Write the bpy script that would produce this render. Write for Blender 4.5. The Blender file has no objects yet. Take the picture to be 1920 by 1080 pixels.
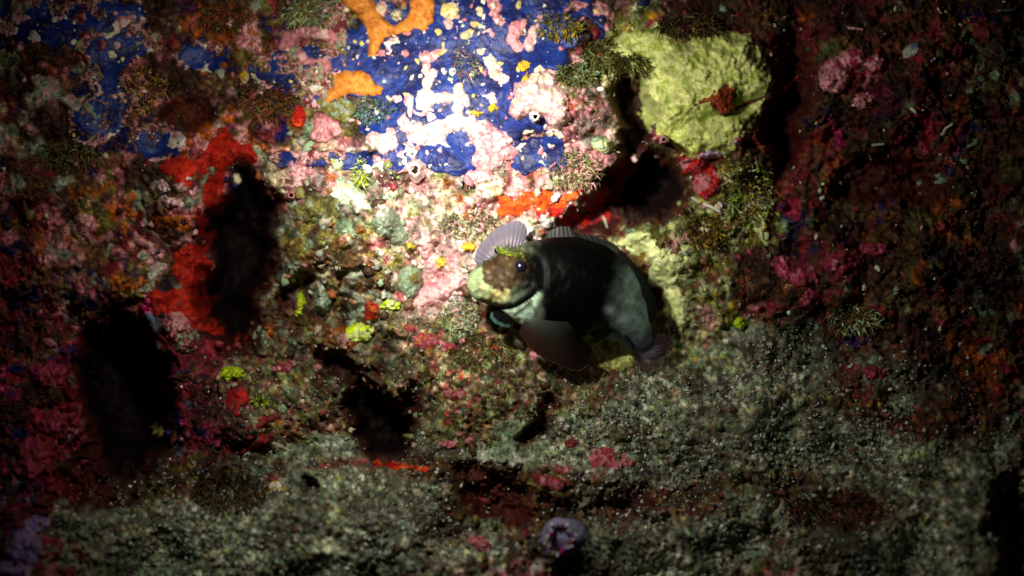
import bpy, math, random
import numpy as np
from mathutils import Vector, Matrix, Euler

random.seed(7)
RNG = np.random.default_rng(7)
S = 0.025          # one layout unit (100 photo pixels on the reference plane) is 2.5 cm
D = 18.67          # camera distance from the reference plane, in layout units
TILT = math.radians(30)
FWD = np.array([0, math.cos(TILT), -math.sin(TILT)])
UPV = np.array([0, math.sin(TILT), math.cos(TILT)])
RIGHT = np.array([1.0, 0, 0])
ORIGIN = np.array([0, 0, 0.30])

def P(px, py, h):
    """layout pixel + height off the reference plane -> world point(s)"""
    px = np.asarray(px, float); py = np.asarray(py, float); h = np.asarray(h, float)
    k = 1 - h / D
    u = (px - 960) / 100 * k; v = (540 - py) / 100 * k
    return ORIGIN + S * (u[..., None] * RIGHT - h[..., None] * FWD + v[..., None] * UPV)

# ------------------------------------------------------------------ camera, world, torch
scn = bpy.context.scene
col = scn.collection
cam_d = bpy.data.cameras.new('camera'); cam = bpy.data.objects.new('camera', cam_d); col.objects.link(cam)
cam_d.lens = 35; cam_d.sensor_width = 36; cam_d.clip_start = 0.005; cam_d.clip_end = 100
cam.location = Vector(ORIGIN - S * D * FWD)
cam.rotation_euler = (math.pi / 2 - TILT, 0, 0)
cam_d.dof.use_dof = True; cam_d.dof.focus_distance = S * (D - 0.75); cam_d.dof.aperture_fstop = 2.5
scn.camera = cam

w = bpy.data.worlds.new('World'); scn.world = w; w.use_nodes = True
nt = w.node_tree; bgn = nt.nodes['Background']
bgn.inputs[0].default_value = (0.09, 0.06, 0.07, 1); bgn.inputs[1].default_value = 0.02   # deep water at night

def spot(name, pos, aim, power, size, blend, colr, rad):
    d = bpy.data.lights.new(name, 'SPOT'); o = bpy.data.objects.new(name, d); col.objects.link(o)
    a = Vector(P(*pos)); b = Vector(P(*aim))
    o.location = a; o.rotation_euler = (b - a).to_track_quat('-Z', 'Y').to_euler()
    d.energy = power; d.spot_size = math.radians(size); d.spot_blend = blend; d.color = colr
    d.shadow_soft_size = rad
    return o
LP = (560, -90, 8.8)
spot('dive_torch_beam', LP, (885, 318, 0), 4.9, 54, 1.0, (1.0, 0.95, 0.84), 0.006)
spot('dive_torch_spill', LP, (930, 430, 0), 1.75, 130, 1.0, (1.0, 0.94, 0.80), 0.010)

scn.view_settings.view_transform = 'Standard'; scn.view_settings.look = 'None'
scn.view_settings.exposure = 0.0; scn.view_settings.gamma = 1
scn.cycles.use_denoising = True
scn.cycles.max_bounces = 4; scn.cycles.diffuse_bounces = 2; scn.cycles.transparent_max_bounces = 6

# ------------------------------------------------------------------ numpy noise
def hsh(i, j, seed):
    with np.errstate(over='ignore'):
        n = (i.astype(np.int64).astype(np.uint32) * np.uint32(374761393)
             + j.astype(np.int64).astype(np.uint32) * np.uint32(668265263) + np.uint32((seed * 974634777) & 0xffffffff))
        n = (n ^ (n >> np.uint32(13))) * np.uint32(1274126177)
        n = (n ^ (n >> np.uint32(15))) * np.uint32(2246822519)
        n = n ^ (n >> np.uint32(16))
    return n.astype(np.float64) / 4294967296.0
def vnoise(x, y, seed):
    xi = np.floor(x); yi = np.floor(y); fx = x - xi; fy = y - yi
    fx = fx * fx * (3 - 2 * fx); fy = fy * fy * (3 - 2 * fy)
    a = hsh(xi, yi, seed); b = hsh(xi + 1, yi, seed); c = hsh(xi, yi + 1, seed); d = hsh(xi + 1, yi + 1, seed)
    return (a + (b - a) * fx) * (1 - fy) + (c + (d - c) * fx) * fy
def fbm(x, y, scale, octv=4, seed=1):
    """about -1..1"""
    t = 0; amp = 1; s = 0; f = 1 / scale
    for k in range(octv):
        ca, sa = math.cos(0.7 + 1.3 * k), math.sin(0.7 + 1.3 * k)
        t = t + amp * (vnoise((x * ca - y * sa) * f + 17.3 * k, (x * sa + y * ca) * f - 9.1 * k, seed + k * 31) * 2 - 1)
        s += amp; amp *= 0.55; f *= 2.03
    return t / s * 1.6
def worley(x, y, s, seed, warp=0.35):
    X = x / s + warp * fbm(x, y, s * 1.2, 2, seed + 5); Y = y / s + warp * fbm(x, y, s * 1.2, 2, seed + 6)
    xi = np.floor(X); yi = np.floor(Y)
    f1 = np.full(X.shape, 9.0); f2 = np.full(X.shape, 9.0); ci = np.zeros(X.shape); cj = np.zeros(X.shape)
    for a in (-1, 0, 1):
        for b in (-1, 0, 1):
            gx = xi + a; gy = yi + b
            d = np.hypot(gx + hsh(gx, gy, seed) - X, gy + hsh(gx, gy, seed + 1) - Y)
            closer = d < f1
            f2 = np.where(closer, f1, np.minimum(f2, d)); ci = np.where(closer, gx, ci); cj = np.where(closer, gy, cj)
            f1 = np.where(closer, d, f1)
    return f1, f2, hsh(ci, cj, seed + 2), hsh(ci, cj, seed + 3), hsh(ci, cj, seed + 4)
def sstep(a, b, x):
    t = np.clip((x - a) / (b - a), 0, 1); return t * t * (3 - 2 * t)
def ell(x, y, cx, cy, rx, ry, rot=0.0):
    c, s = math.cos(math.radians(rot)), math.sin(math.radians(rot))
    dx = x - cx; dy = y - cy
    return np.sqrt(((dx * c + dy * s) / rx) ** 2 + ((-dx * s + dy * c) / ry) ** 2)

# ------------------------------------------------------------------ colours (linear albedo)
C = dict(
    blue=(.006, .017, .135), navy=(.004, .008, .07), pink=(.50, .17, .19), rose=(.62, .30, .31), pale=(.68, .45, .42),
    white=(.72, .69, .62), cream=(.68, .58, .38), sand=(.36, .33, .24), orange=(.60, .20, .025), rust=(.34, .09, .02),
    red=(.42, .010, .004), scarlet=(.70, .07, .012), maroon=(.16, .02, .025), wine=(.28, .03, .05), magenta=(.34, .03, .10),
    brown=(.13, .065, .03), dbrown=(.05, .025, .012), olive=(.17, .15, .035), dolive=(.07, .065, .02), moss=(.20, .24, .07),
    sponge=(.46, .52, .16), lime=(.52, .70, .02), palelime=(.62, .70, .34), mint=(.50, .66, .46), yellow=(.72, .58, .16),
    gold=(.58, .36, .02), grey=(.25, .28, .21), dgrey=(.09, .10, .075), lgrey=(.45, .50, .41), sage=(.22, .31, .19),
    lilac=(.40, .30, .50), violet=(.20, .10, .42), slate=(.16, .22, .30), teal=(.10, .24, .20), black=(.008, .006, .005))

REG = {
 'rubble': ([('pink', 3), ('rose', 4), ('pale', 4), ('white', 2.2), ('cream', 4), ('sand', 2), ('brown', 2), ('moss', 1.6), ('wine', .8), ('sage', 1.6), ('rust', 1)],
    [(800, 400, 190, 130), (960, 310, 200, 90), (660, 330, 110, 60), (1040, 170, 100, 110), (830, 540, 90, 80), (1010, 30, 120, 60), (560, 310, 70, 60)]),
 'lumps': ([('olive', 2), ('grey', 2), ('brown', 3), ('sage', 2), ('dbrown', 2), ('rust', 1), ('sand', 1), ('rose', .6)],
    [(620, 470, 140, 130), (560, 560, 90, 110), (590, 210, 90, 70)]),
 'leftred': ([('brown', 3), ('maroon', 3), ('dbrown', 3), ('rose', 1.2), ('pink', 1.5), ('olive', 1.6), ('navy', 2.4), ('grey', 1), ('cream', .4), ('rust', 1.4)],
    [(130, 280, 360, 300), (430, 120, 200, 130), (250, 480, 230, 130)]),
 'wineleft': ([('maroon', 5), ('wine', 2), ('magenta', 1.0), ('dbrown', 4), ('navy', 1), ('brown', 2), ('pink', .6), ('slate', .6)],
    [(60, 760, 260, 220), (380, 790, 90, 130), (30, 600, 120, 120), (330, 640, 120, 60)]),
 'turf': ([('moss', 3), ('cream', 1.4), ('sand', 2), ('olive', 3), ('brown', 3), ('wine', 1.6), ('pink', 1.2), ('sage', 2), ('dbrown', 2), ('red', .35)],
    [(560, 730, 180, 90), (900, 720, 220, 110), (860, 630, 150, 60), (1120, 700, 120, 60)]),
 'silt': ([('grey', 3), ('lgrey', 1.6), ('sage', 3), ('dgrey', 3), ('dolive', 2.5), ('sand', 2.2), ('brown', 1.8), ('moss', 1)],
    [(1360, 740, 260, 130), (1230, 840, 260, 110), (1560, 850, 330, 190), (480, 990, 330, 130), (720, 950, 180, 130), (1250, 990, 200, 80), (1750, 950, 200, 160)]),
 'duskred': ([('maroon', 4.5), ('wine', 1.2), ('dbrown', 9), ('magenta', .2), ('rust', 1.0), ('brown', 4), ('dolive', 2), ('navy', .8), ('pink', .25), ('sage', .9)],
    [(1700, 400, 380, 250), (1620, 80, 260, 180), (1850, 650, 150, 150), (1720, 800, 160, 40), (1080, 900, 90, 40), (640, 870, 110, 20), (1480, 520, 160, 90)]),
 'limerock': ([('moss', 3), ('palelime', 2), ('olive', 3), ('cream', 1.2), ('wine', 1.2), ('rose', .9), ('gold', .6), ('brown', 1.4), ('sage', 2)],
    [(1300, 500, 100, 130), (1360, 420, 110, 110), (1240, 640, 90, 70), (1180, 100, 60, 90)]),
 'umber': ([('dbrown', 5), ('brown', 2), ('olive', 1.6), ('maroon', 2), ('black', 2)],
    [(1470, 120, 60, 200), (1000, 930, 190, 60), (1080, 60, 60, 50), (400, 905, 150, 50), (1600, 960, 130, 60), (1230, 945, 200, 34), (1450, 905, 160, 34), (1600, 740, 60, 60), (820, 880, 120, 26), (1480, 330, 160, 90)]),
}
# ------------------------------------------------------------------ relief of the reef face (heights in layout units)
PITS = [ # cx, cy, rx, ry, rot, depth
 (448, 500, 62, 150, 6, 3.2), (232, 745, 78, 150, 4, 3.2), (715, 790, 62, 72, 20, 2.4), (640, 700, 60, 26, 35, 1.1), (1215, 352, 84, 58, -18, 2.6), (1130, 418, 90, 30, -14, 1.2),
 (1188, 225, 24, 80, 4, 1.5), (1025, 790, 24, 60, 32, .9), (940, 945, 85, 50, 15, .65), (1150, 965, 120, 24, 6, .3), (880, 880, 40, 16, 0, .3),
 (1915, 990, 60, 110, 0, .9), (180, 900, 70, 50, 20, .6), (1090, 560, 150, 110, 10, 1.0), (345, 210, 40, 40, 0, .7), (1480, 200, 40, 140, 10, .9),
 (878, 352, 10, 9, 0, .6), (1660, 345, 120, 55, 0, .8), (560, 545, 22, 40, 20, .7), (560, 905, 14, 12, 0, .5)]
HUMPS = [ (345, 360, 60, 120, 12, 1.0), (560, 760, 170, 70, -12, .55), (900, 740, 150, 90, 0, .35), (1030, 190, 100, 90, 0, .45),
 (620, 470, 110, 90, 0, .5), (1330, 760, 230, 110, 0, .5), (620, 960, 260, 100, -10, .5), (1340, 170, 170, 150, 0, .35), (780, 300, 120, 30, 0, .12),
 (1090, 880, 120, 60, 0, .3), (1270, 1000, 110, 60, 0, .3), (130, 520, 140, 60, 10, .5), (310, 620, 60, 80, 0, .5), (1560, 560, 160, 70, 0, .3)]
BLUE = [(780, 110, 190, 130), (860, 200, 190, 100), (950, 60, 160, 100), (560, 130, 110, 50), (230, 70, 70, 80), (110, 40, 90, 60), (200, 200, 60, 80), (380, 110, 60, 40), (300, 270, 60, 35), (60, 20, 80, 50), (840, 285, 130, 36), (1000, 290, 60, 40), (620, 300, 90, 20)]
def bluef(x, y):
    m = np.min([ell(x, y, *b) for b in BLUE], axis=0)
    return 1 - m + 0.34 * fbm(x, y, 70, 4, 501) + 0.26 * fbm(x, y, 30, 3, 505) - 0.08 * sstep(520, 300, x)
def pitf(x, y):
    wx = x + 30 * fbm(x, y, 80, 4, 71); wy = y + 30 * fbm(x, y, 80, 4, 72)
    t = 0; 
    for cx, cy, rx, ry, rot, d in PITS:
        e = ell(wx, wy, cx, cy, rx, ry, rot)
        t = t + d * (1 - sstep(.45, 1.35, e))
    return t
def smooth_h(x, y):
    h = 2.3 * sstep(560, 1150, y) + 0.8 * sstep(420, -100, x) + 1.0 * sstep(1430, 2050, x) - 0.25 * sstep(250, -100, y)
    for cx, cy, rx, ry, rot, d in HUMPS:
        h = h + d * (1 - sstep(.2, 1.3, ell(x, y, cx, cy, rx, ry, rot)))
    return h + 0.18 * fbm(x, y, 170, 3, 11) + .22 * (1 - sstep(-.1, .15, bluef(x, y))) * fbm(x, y, 95, 2, 13)
def rough_amount(x, y):
    b = sstep(-.05, .15, bluef(x, y))
    s = np.clip(1.2 - np.min([ell(x, y, *e) for e in REG['silt'][1]], axis=0), 0, 1)
    return (1 - .88 * b) * (1 - .6 * s)
def region_pick(x, y, r1, r2):
    names = list(REG); ws = []
    for q_, n in enumerate(names):
        nz = 0.42 * fbm(x, y, 75, 4, 91 + 7 * q_)
        m = np.min([ell(x, y, *e) for e in REG[n][1]], axis=0)
        ws.append(np.exp(-np.clip(m + nz, 0, 4) ** 2 * 2.6) + 0.004)
    W = np.array(ws); W = W ** 2.2; W /= W.sum(0); cum = np.cumsum(W, 0)
    idx = np.clip((r1[None] > cum).sum(0), 0, len(names) - 1)
    out = np.zeros(x.shape + (3,))
    for k, n in enumerate(names):
        pal = REG[n][0]; pw = np.array([p[1] for p in pal], float); pc = np.cumsum(pw / pw.sum())
        ii = np.clip(np.searchsorted(pc, r2), 0, len(pal) - 1)
        cc = np.array([C[p[0]] for p in pal])[ii]
        out = np.where((idx == k)[..., None], cc, out)
    return out

STEP = 2.6
gx = np.arange(-330, 2250, STEP); gy = np.arange(-260, 1370, STEP)
GX, GY = np.meshgrid(gx, gy)
NX, NY = len(gx), len(gy)
ra = rough_amount(GX, GY)
F1, F2, A1, A2, A3 = worley(GX, GY, 38, 201, 1.0)
G1, G2, B1, B2, B3 = worley(GX, GY, 13, 301, .8)
K1, K2, D1, D2, D3 = worley(GX, GY, 6.0, 351)
HB = smooth_h(GX, GY) - pitf(GX, GY)
detail = 0.24 * fbm(GX, GY, 60, 4, 21) + 0.26 * (0.5 - F1) * (A3 * .9 + .3) + 0.15 * (0.5 - G1) * (B3 + .35) + 0.08 * (0.5 - K1) * (D3 + .3) + 0.05 * fbm(GX, GY, 9, 2, 23) + .05 * (D2 > .8) * (.5 - K1)
sl = np.clip(1.2 - np.min([ell(GX, GY, *e) for e in REG['silt'][1]], axis=0), 0, 1)
HH = HB + ra * detail + sl * (.030 * (.5 - K1) * (D2 + .4) + .045 * fbm(GX, GY, 11, 3, 24))
def samp(A, px, py):
    fx = np.clip((np.asarray(px, float) - gx[0]) / STEP, 0, NX - 1.001); fy = np.clip((np.asarray(py, float) - gy[0]) / STEP, 0, NY - 1.001)
    i = fx.astype(int); j = fy.astype(int); a = fx - i; b = fy - j
    return (A[j, i] * (1 - a) + A[j, i + 1] * a) * (1 - b) + (A[j + 1, i] * (1 - a) + A[j + 1, i + 1] * a) * b
def blur(A, n):
    k = np.ones(2 * n + 1) / (2 * n + 1)
    B = np.pad(A, n, 'edge'); B = np.apply_along_axis(lambda r: np.convolve(r, k, 'valid'), 1, B)
    return np.apply_along_axis(lambda r: np.convolve(r, k, 'valid'), 0, B)
HS = blur(HH, 4)

# colour: fragments of many crusts, small fragments over large ones
cbig = region_pick(GX, GY, A1, A2); csm = region_pick(GX, GY, B1, B2); cti = region_pick(GX, GY, D1, D2)
fine = np.clip(1.2 - np.min([ell(GX, GY, *e) for e in REG['rubble'][1] + REG['limerock'][1]], axis=0), 0, 1)
m1 = sstep(.42, .72, B3 * .55 + .12 + .30 * fine + .35 * fbm(GX, GY, 60, 3, 33))[..., None]
COL = cbig * (1 - m1) + csm * m1
siltm = np.clip(1.25 - np.min([ell(GX, GY, *e) for e in REG['silt'][1] + REG['turf'][1]], axis=0), 0, 1) * 1.6
cti = cti * (.35 + 1.3 * D1 ** 1.5)[..., None]
m2 = np.clip(((D3 > .7) * .55 * (fbm(GX, GY, 40, 2, 34) > 0) + siltm * .75), 0, .9)[..., None]
COL = COL * (1 - m2) + cti * m2
patch = sstep(-.15, .45, fbm(GX, GY, 85, 5, 36) + .3 * fbm(GX, GY, 20, 2, 38)) * (1 - .75 * fine) * (1 - .35 * np.clip(siltm, 0, 1))
COL = COL * (1 - .82 * patch[..., None]) + np.array((.018, .008, .006)) * .82 * patch[..., None]      # noise-shaped dark patches for broad tonal contrast
COL = COL * (1 + 0.40 * fbm(GX, GY, 16, 3, 35) + .25 * fbm(GX, GY, 120, 2, 37))[..., None]
for k in range(3): COL[..., k] = blur(COL[..., k], 1)
grit = (.42 + 1.25 * D1 ** 1.4) * (1 + .45 * fbm(GX, GY, 7, 2, 39))
COL = COL * (1 + (grit - 1) * .75)[..., None]
COL = COL * (1 + .45 * np.clip(sl, 0, 1) * (1 - patch))[..., None]
gy_ = COL.mean(-1, keepdims=True); COL = gy_ + (COL - gy_) * 1.12
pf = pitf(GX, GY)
pr = (sstep(.02, .5, pf) * .82)[..., None]; COL = COL * (1 - pr) + np.array((.07, .008, .006)) * pr  # dark red painted round the hollows as a soft edge to their shade
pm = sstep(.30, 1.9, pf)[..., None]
COL = COL * (1 - pm) + np.array((.007, .002, .002)) * pm      # hollows painted near black with depth, standing in for their shade
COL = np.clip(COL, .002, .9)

# ------------------------------------------------------------------ materials
def mat(name, rough=0.55, bump=0.35, bscale=900, spec=0.35, attr='Col', vary=0.25, base=None, sss=0.0):
    m = bpy.data.materials.new(name); m.use_nodes = True; n = m.node_tree.nodes; l = m.node_tree.links
    b = n['Principled BSDF']; b.inputs['Roughness'].default_value = rough
    b.inputs['Specular IOR Level'].default_value = spec
    geo = n.new('ShaderNodeNewGeometry')
    nz = n.new('ShaderNodeTexNoise'); nz.inputs['Scale'].default_value = bscale; nz.inputs['Detail'].default_value = 4
    l.new(geo.outputs['Position'], nz.inputs['Vector'])
    if base is None:
        at = n.new('ShaderNodeAttribute'); at.attribute_name = attr; src = at.outputs['Color']
    else:
        rgb = n.new('ShaderNodeRGB'); rgb.outputs[0].default_value = (*base, 1); src = rgb.outputs[0]
    mr = n.new('ShaderNodeMapRange'); mr.inputs[1].default_value = .3; mr.inputs[2].default_value = .7
    mr.inputs[3].default_value = 1 - vary; mr.inputs[4].default_value = 1 + vary
    l.new(nz.outputs['Fac'], mr.inputs[0])
    mx = n.new('ShaderNodeVectorMath'); mx.operation = 'SCALE'
    l.new(src, mx.inputs[0]); l.new(mr.outputs[0], mx.inputs['Scale']); l.new(mx.outputs[0], b.inputs['Base Color'])
    if bump:
        bp = n.new('ShaderNodeBump'); bp.inputs['Strength'].default_value = bump; bp.inputs['Distance'].default_value = 0.0008
        l.new(nz.outputs['Fac'], bp.inputs['Height']); l.new(bp.outputs[0], b.inputs['Normal'])
    if sss:
        b.inputs['Subsurface Weight'].default_value = sss; b.inputs['Subsurface Radius'].default_value = (.004, .002, .001)
        b.inputs['Subsurface Scale'].default_value = 0.5
    return m
M_rock = mat('reef_rock_material', .6, .7, 1100, .2, vary=.35)
M_crust = mat('crust_material', .5, .45, 900, .4, vary=.18)
M_sponge = mat('sponge_material', .6, .5, 1400, .25, vary=.22)
M_fish = mat('fish_skin_material', .42, .25, 1500, .06, vary=.2)
M_weed = mat('weed_material', .5, .0, 800, .3, vary=.3)
def fin_mat(name, base, alpha):
    m = bpy.data.materials.new(name); m.use_nodes = True; n = m.node_tree.nodes; l = m.node_tree.links
    b = n['Principled BSDF']; b.inputs['Roughness'].default_value = .4
    at = n.new('ShaderNodeAttribute'); at.attribute_name = 'Col'; l.new(at.outputs['Color'], b.inputs['Base Color'])
    tr = n.new('ShaderNodeBsdfTranslucent'); l.new(at.outputs['Color'], tr.inputs['Color'])
    m1 = n.new('ShaderNodeMixShader'); m1.inputs[0].default_value = .5
    l.new(b.outputs[0], m1.inputs[1]); l.new(tr.outputs[0], m1.inputs[2])
    tp = n.new('ShaderNodeBsdfTransparent'); m2 = n.new('ShaderNodeMixShader'); m2.inputs[0].default_value = alpha
    l.new(tp.outputs[0], m2.inputs[1]); l.new(m1.outputs[0], m2.inputs[2]); l.new(m2.outputs[0], n['Material Output'].inputs['Surface'])
    return m
M_fin = fin_mat('fin_material', None, .82)
M_fin2 = fin_mat('thin_fin_material', None, .42)
def plain(name, base, rough=.2, spec=.8):
    m = bpy.data.materials.new(name); m.use_nodes = True; b = m.node_tree.nodes['Principled BSDF']
    n = m.node_tree.nodes.new('ShaderNodeTexNoise'); n.inputs['Scale'].default_value = 300
    r = m.node_tree.nodes.new('ShaderNodeMapRange'); r.inputs[3].default_value = rough * .7; r.inputs[4].default_value = rough * 1.3
    m.node_tree.links.new(n.outputs['Fac'], r.inputs[0]); m.node_tree.links.new(r.outputs[0], b.inputs['Roughness'])
    b.inputs['Base Color'].default_value = (*base, 1); b.inputs['Specular IOR Level'].default_value = spec
    return m
M_pupil = plain('pupil_material', (.004, .004, .02), .08, 1.0)
M_iris = plain('iris_material', (.006, .006, .018), .22, .6)

# ------------------------------------------------------------------ mesh helpers
def link_mesh(name, V, F, colr, material, parent=None, origin=None, smooth=True, kind=None):
    """V (n,3) world points; F quads (m,4) or list; colr (n,3)"""
    me = bpy.data.meshes.new(name)
    V = np.asarray(V, float)
    if origin is None:
        origin = V.mean(0) if parent is None else np.array(parent.location)
    L = (V - np.asarray(origin)).astype(np.float32)
    F = np.asarray(F, np.int32)
    nf, k = F.shape
    me.vertices.add(len(L)); me.vertices.foreach_set('co', L.ravel())
    me.loops.add(nf * k); me.loops.foreach_set('vertex_index', F.ravel())
    me.polygons.add(nf); me.polygons.foreach_set('loop_start', np.arange(0, nf * k, k, dtype=np.int32))
    me.polygons.foreach_set('use_smooth', np.full(nf, smooth))
    me.update(calc_edges=True); me.validate()
    colr = np.asarray(colr, float)
    if colr.ndim == 1: colr = np.tile(colr, (len(L), 1))
    a = me.color_attributes.new('Col', 'FLOAT_COLOR', 'POINT')
    a.data.foreach_set('color', np.concatenate([colr, np.ones((len(L), 1))], 1).astype(np.float32).ravel())
    me.materials.append(material)
    o = bpy.data.objects.new(name, me); col.objects.link(o)
    if parent is not None:
        o.parent = parent; o.location = (0, 0, 0) if np.allclose(origin, np.array(parent.location)) else Vector(np.asarray(origin) - np.array(parent.location))
    else:
        o.location = Vector(origin)
    if kind: o['kind'] = kind
    return o
def tag(o, label, cat, group=None, kind=None):
    o['label'] = label; o['category'] = cat
    if group: o['group'] = group
    if kind: o['kind'] = kind
    return o
def empty(name, pos, label, cat, group=None):
    e = bpy.data.objects.new(name, None); col.objects.link(e); e.location = Vector(pos); e.empty_display_size = .01
    return tag(e, label, cat, group)
def grid_faces(nr, nc, closed=False):
    r = np.arange(nr - 1)[:, None]; c = np.arange(nc if closed else nc - 1)[None]
    a = r * nc + c; b = r * nc + (c + 1) % nc
    return np.stack([a, a + nc, b + nc, b], -1).reshape(-1, 4)

# ------------------------------------------------------------------ the reef face itself
idx = np.arange(NX * NY).reshape(NY, NX)
FT = np.stack([idx[:-1, :-1], idx[1:, :-1], idx[1:, 1:], idx[:-1, 1:]], -1).reshape(-1, 4)
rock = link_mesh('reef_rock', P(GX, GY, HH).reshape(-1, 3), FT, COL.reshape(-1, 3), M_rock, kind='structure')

# ------------------------------------------------------------------ encrusting growths
def poly_sdf(x, y, pts):
    """positive inside, px"""
    pts = np.array(pts, float); n = len(pts); d = np.full(x.shape, 1e9); ins = np.zeros(x.shape, bool)
    for i in range(n):
        a = pts[i]; b = pts[(i + 1) % n]; e = b - a
        t = np.clip(((x - a[0]) * e[0] + (y - a[1]) * e[1]) / (e @ e + 1e-9), 0, 1)
        d = np.minimum(d, np.hypot(x - a[0] - t * e[0], y - a[1] - t * e[1]))
        c = ((a[1] > y) != (b[1] > y)) & (x < (b[0] - a[0]) * (y - a[1]) / (b[1] - a[1] + 1e-12) + a[0])
        ins ^= c
    return np.where(ins, d, -d)
_seed = [1000]
def crust(name, cat, label, colours, blobs=None, poly=None, thick=.06, edge=7, ragged=5, rscale=16, grain=.03, gscale=9,
          group=None, material=None, dome=False, cscale=18, field=None, box=None, step=None, lift=0, parent=None, ripple=0, kind=None, holes=None, lumps=0):
    _seed[0] += 37; sd = _seed[0]
    if box is None:
        if poly is not None:
            q = np.array(poly); box = (q[:, 0].min(), q[:, 1].min(), q[:, 0].max(), q[:, 1].max())
        else:
            box = (min(b[0] - max(b[2:4]) for b in blobs), min(b[1] - max(b[2:4]) for b in blobs),
                   max(b[0] + max(b[2:4]) for b in blobs), max(b[1] + max(b[2:4]) for b in blobs))
    size = max(box[2] - box[0], box[3] - box[1])
    if step is None: step = min(2.4, max(.8, size / 60))
    pad = ragged + 3 * step
    xs = np.arange(box[0] - pad, box[2] + pad, step); ys = np.arange(box[1] - pad, box[3] + pad, step)
    X, Y = np.meshgrid(xs, ys)
    if field is not None: f = field(X, Y)
    elif poly is not None: f = poly_sdf(X, Y, poly)
    else:
        f = np.full(X.shape, -99.0)
        for b in blobs:
            g = (1 - ell(X, Y, *b)) * min(b[2], b[3]); f = np.maximum(f, g) + 2.0 * np.exp(-np.abs(f - g) / 3.0)
        f = f - 1
    f = f + ragged * fbm(X, Y, rscale, 4, sd)
    if holes:
        for b in holes: f = np.minimum(f, (ell(X, Y, *b) - 1) * min(b[2], b[3]))
    base = np.maximum(samp(HS, X, Y), samp(HH, X, Y) * .6 + samp(HS, X, Y) * .4)
    fm = max(f.max(), 1)
    if dome: prof = np.sqrt(np.clip(f / fm, 0, 1))
    else: prof = 1 - np.exp(-np.clip(f, 0, None) / edge)
    h = base + lift + thick * prof + np.where(f < 0, np.clip(f, -3 * step, 0) * .05 - .02, 0)
    h = h + grain * fbm(X, Y, gscale, 3, sd + 3) * np.clip(prof * 2, 0, 1)
    if lumps:
        l1, _, _, _, l3 = worley(X, Y, gscale * 1.3, sd + 9); h = h + lumps * (.55 - l1) * (l3 + .4) * np.clip(prof * 2, 0, 1)
    if ripple: h = h + ripple * np.abs(fbm(X, Y, 22, 2, sd + 7)) * prof
    keep = f > -2.2 * step
    q = keep[:-1, :-1] & keep[1:, :-1] & keep[1:, 1:] & keep[:-1, 1:]
    if not q.any(): return None
    ii = np.arange(X.size).reshape(X.shape)
    F = np.stack([ii[:-1, :-1], ii[1:, :-1], ii[1:, 1:], ii[:-1, 1:]], -1)[q]
    used = np.unique(F); remap = np.full(X.size, -1); remap[used] = np.arange(len(used)); F = remap[F]
    V = P(X, Y, h).reshape(-1, 3)[used]
    cs = [C[c] if isinstance(c, str) else c for c in colours]
    nzz = np.clip(.5 + .75 * fbm(X, Y, cscale, 4, sd + 11), 0, .999).ravel()[used]
    t = nzz * (len(cs) - 1); k0 = np.floor(t).astype(int); k1 = np.minimum(k0 + 1, len(cs) - 1); fr = sstep(.25, .75, t - k0)[:, None]
    cs = np.array(cs); cc = cs[k0] * (1 - fr) + cs[k1] * fr
    cc = cc * (1 + .22 * fbm(X, Y, 6, 2, sd + 13)).ravel()[used][:, None]
    o = link_mesh(name, V, F, np.clip(cc, .003, .9), material or M_crust, parent=parent)
    if parent is None: tag(o, label, cat, group, kind)
    elif label: o['label'] = label
    return o

# the blue sheet behind the crusts
crust('blue_sponge', 'sponge', 'smooth deep blue encrusting sheet covering the brightly lit upper rock', ['blue', 'navy', (.009, .028, .18), 'blue', 'navy'],
      field=lambda X, Y: bluef(X, Y) * 90 - 2, box=(-60, -140, 1120, 350), thick=.05, edge=5, ragged=7, rscale=20, grain=.012, cscale=60, lift=.03, step=2.3)

SP = 'sponge'; CA = 'coralline crust'
CB = 'crust colonies on the blue sheet'
# orange sponges
crust('orange_sponge', SP, 'forked orange sponge at the top edge, above the blue sheet', ['orange', (.66, .25, .04), (.5, .15, .02)],
      poly=[(632,-60),(690,-60),(700,-5),(712,28),(738,46),(762,36),(768,10),(766,-60),(808,-60),(813,5),(813,42),(795,56),(768,58),(742,64),(722,72),(712,88),(706,106),(692,106),(690,84),(692,60),(684,44),(664,22),(640,8)],
      thick=.11, ragged=3, rscale=14, material=M_sponge, lift=.10)
crust('orange_sponge', SP, 'orange sponge patch shaped like a low ridge, left of the bright blue centre', ['orange', (.70, .26, .04), (.55, .17, .02)],
      poly=[(622,142),(648,133),(675,131),(694,142),(704,158),(718,166),(716,180),(690,181),(655,178),(628,187),(611,194),(608,180),(622,162)],
      thick=.13, ragged=3, rscale=12, material=M_sponge, lift=.09)
crust('orange_sponge', SP, 'glowing orange sponge lump just above the fish', ['scarlet', (.80, .10, .012), (.72, .13, .02)],
      blobs=[(957,388,30,24),(988,380,24,16),(1024,376,38,24,-10),(1060,372,32,17)], thick=.12, edge=14, ragged=11, lumps=.03, material=M_sponge)
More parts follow.
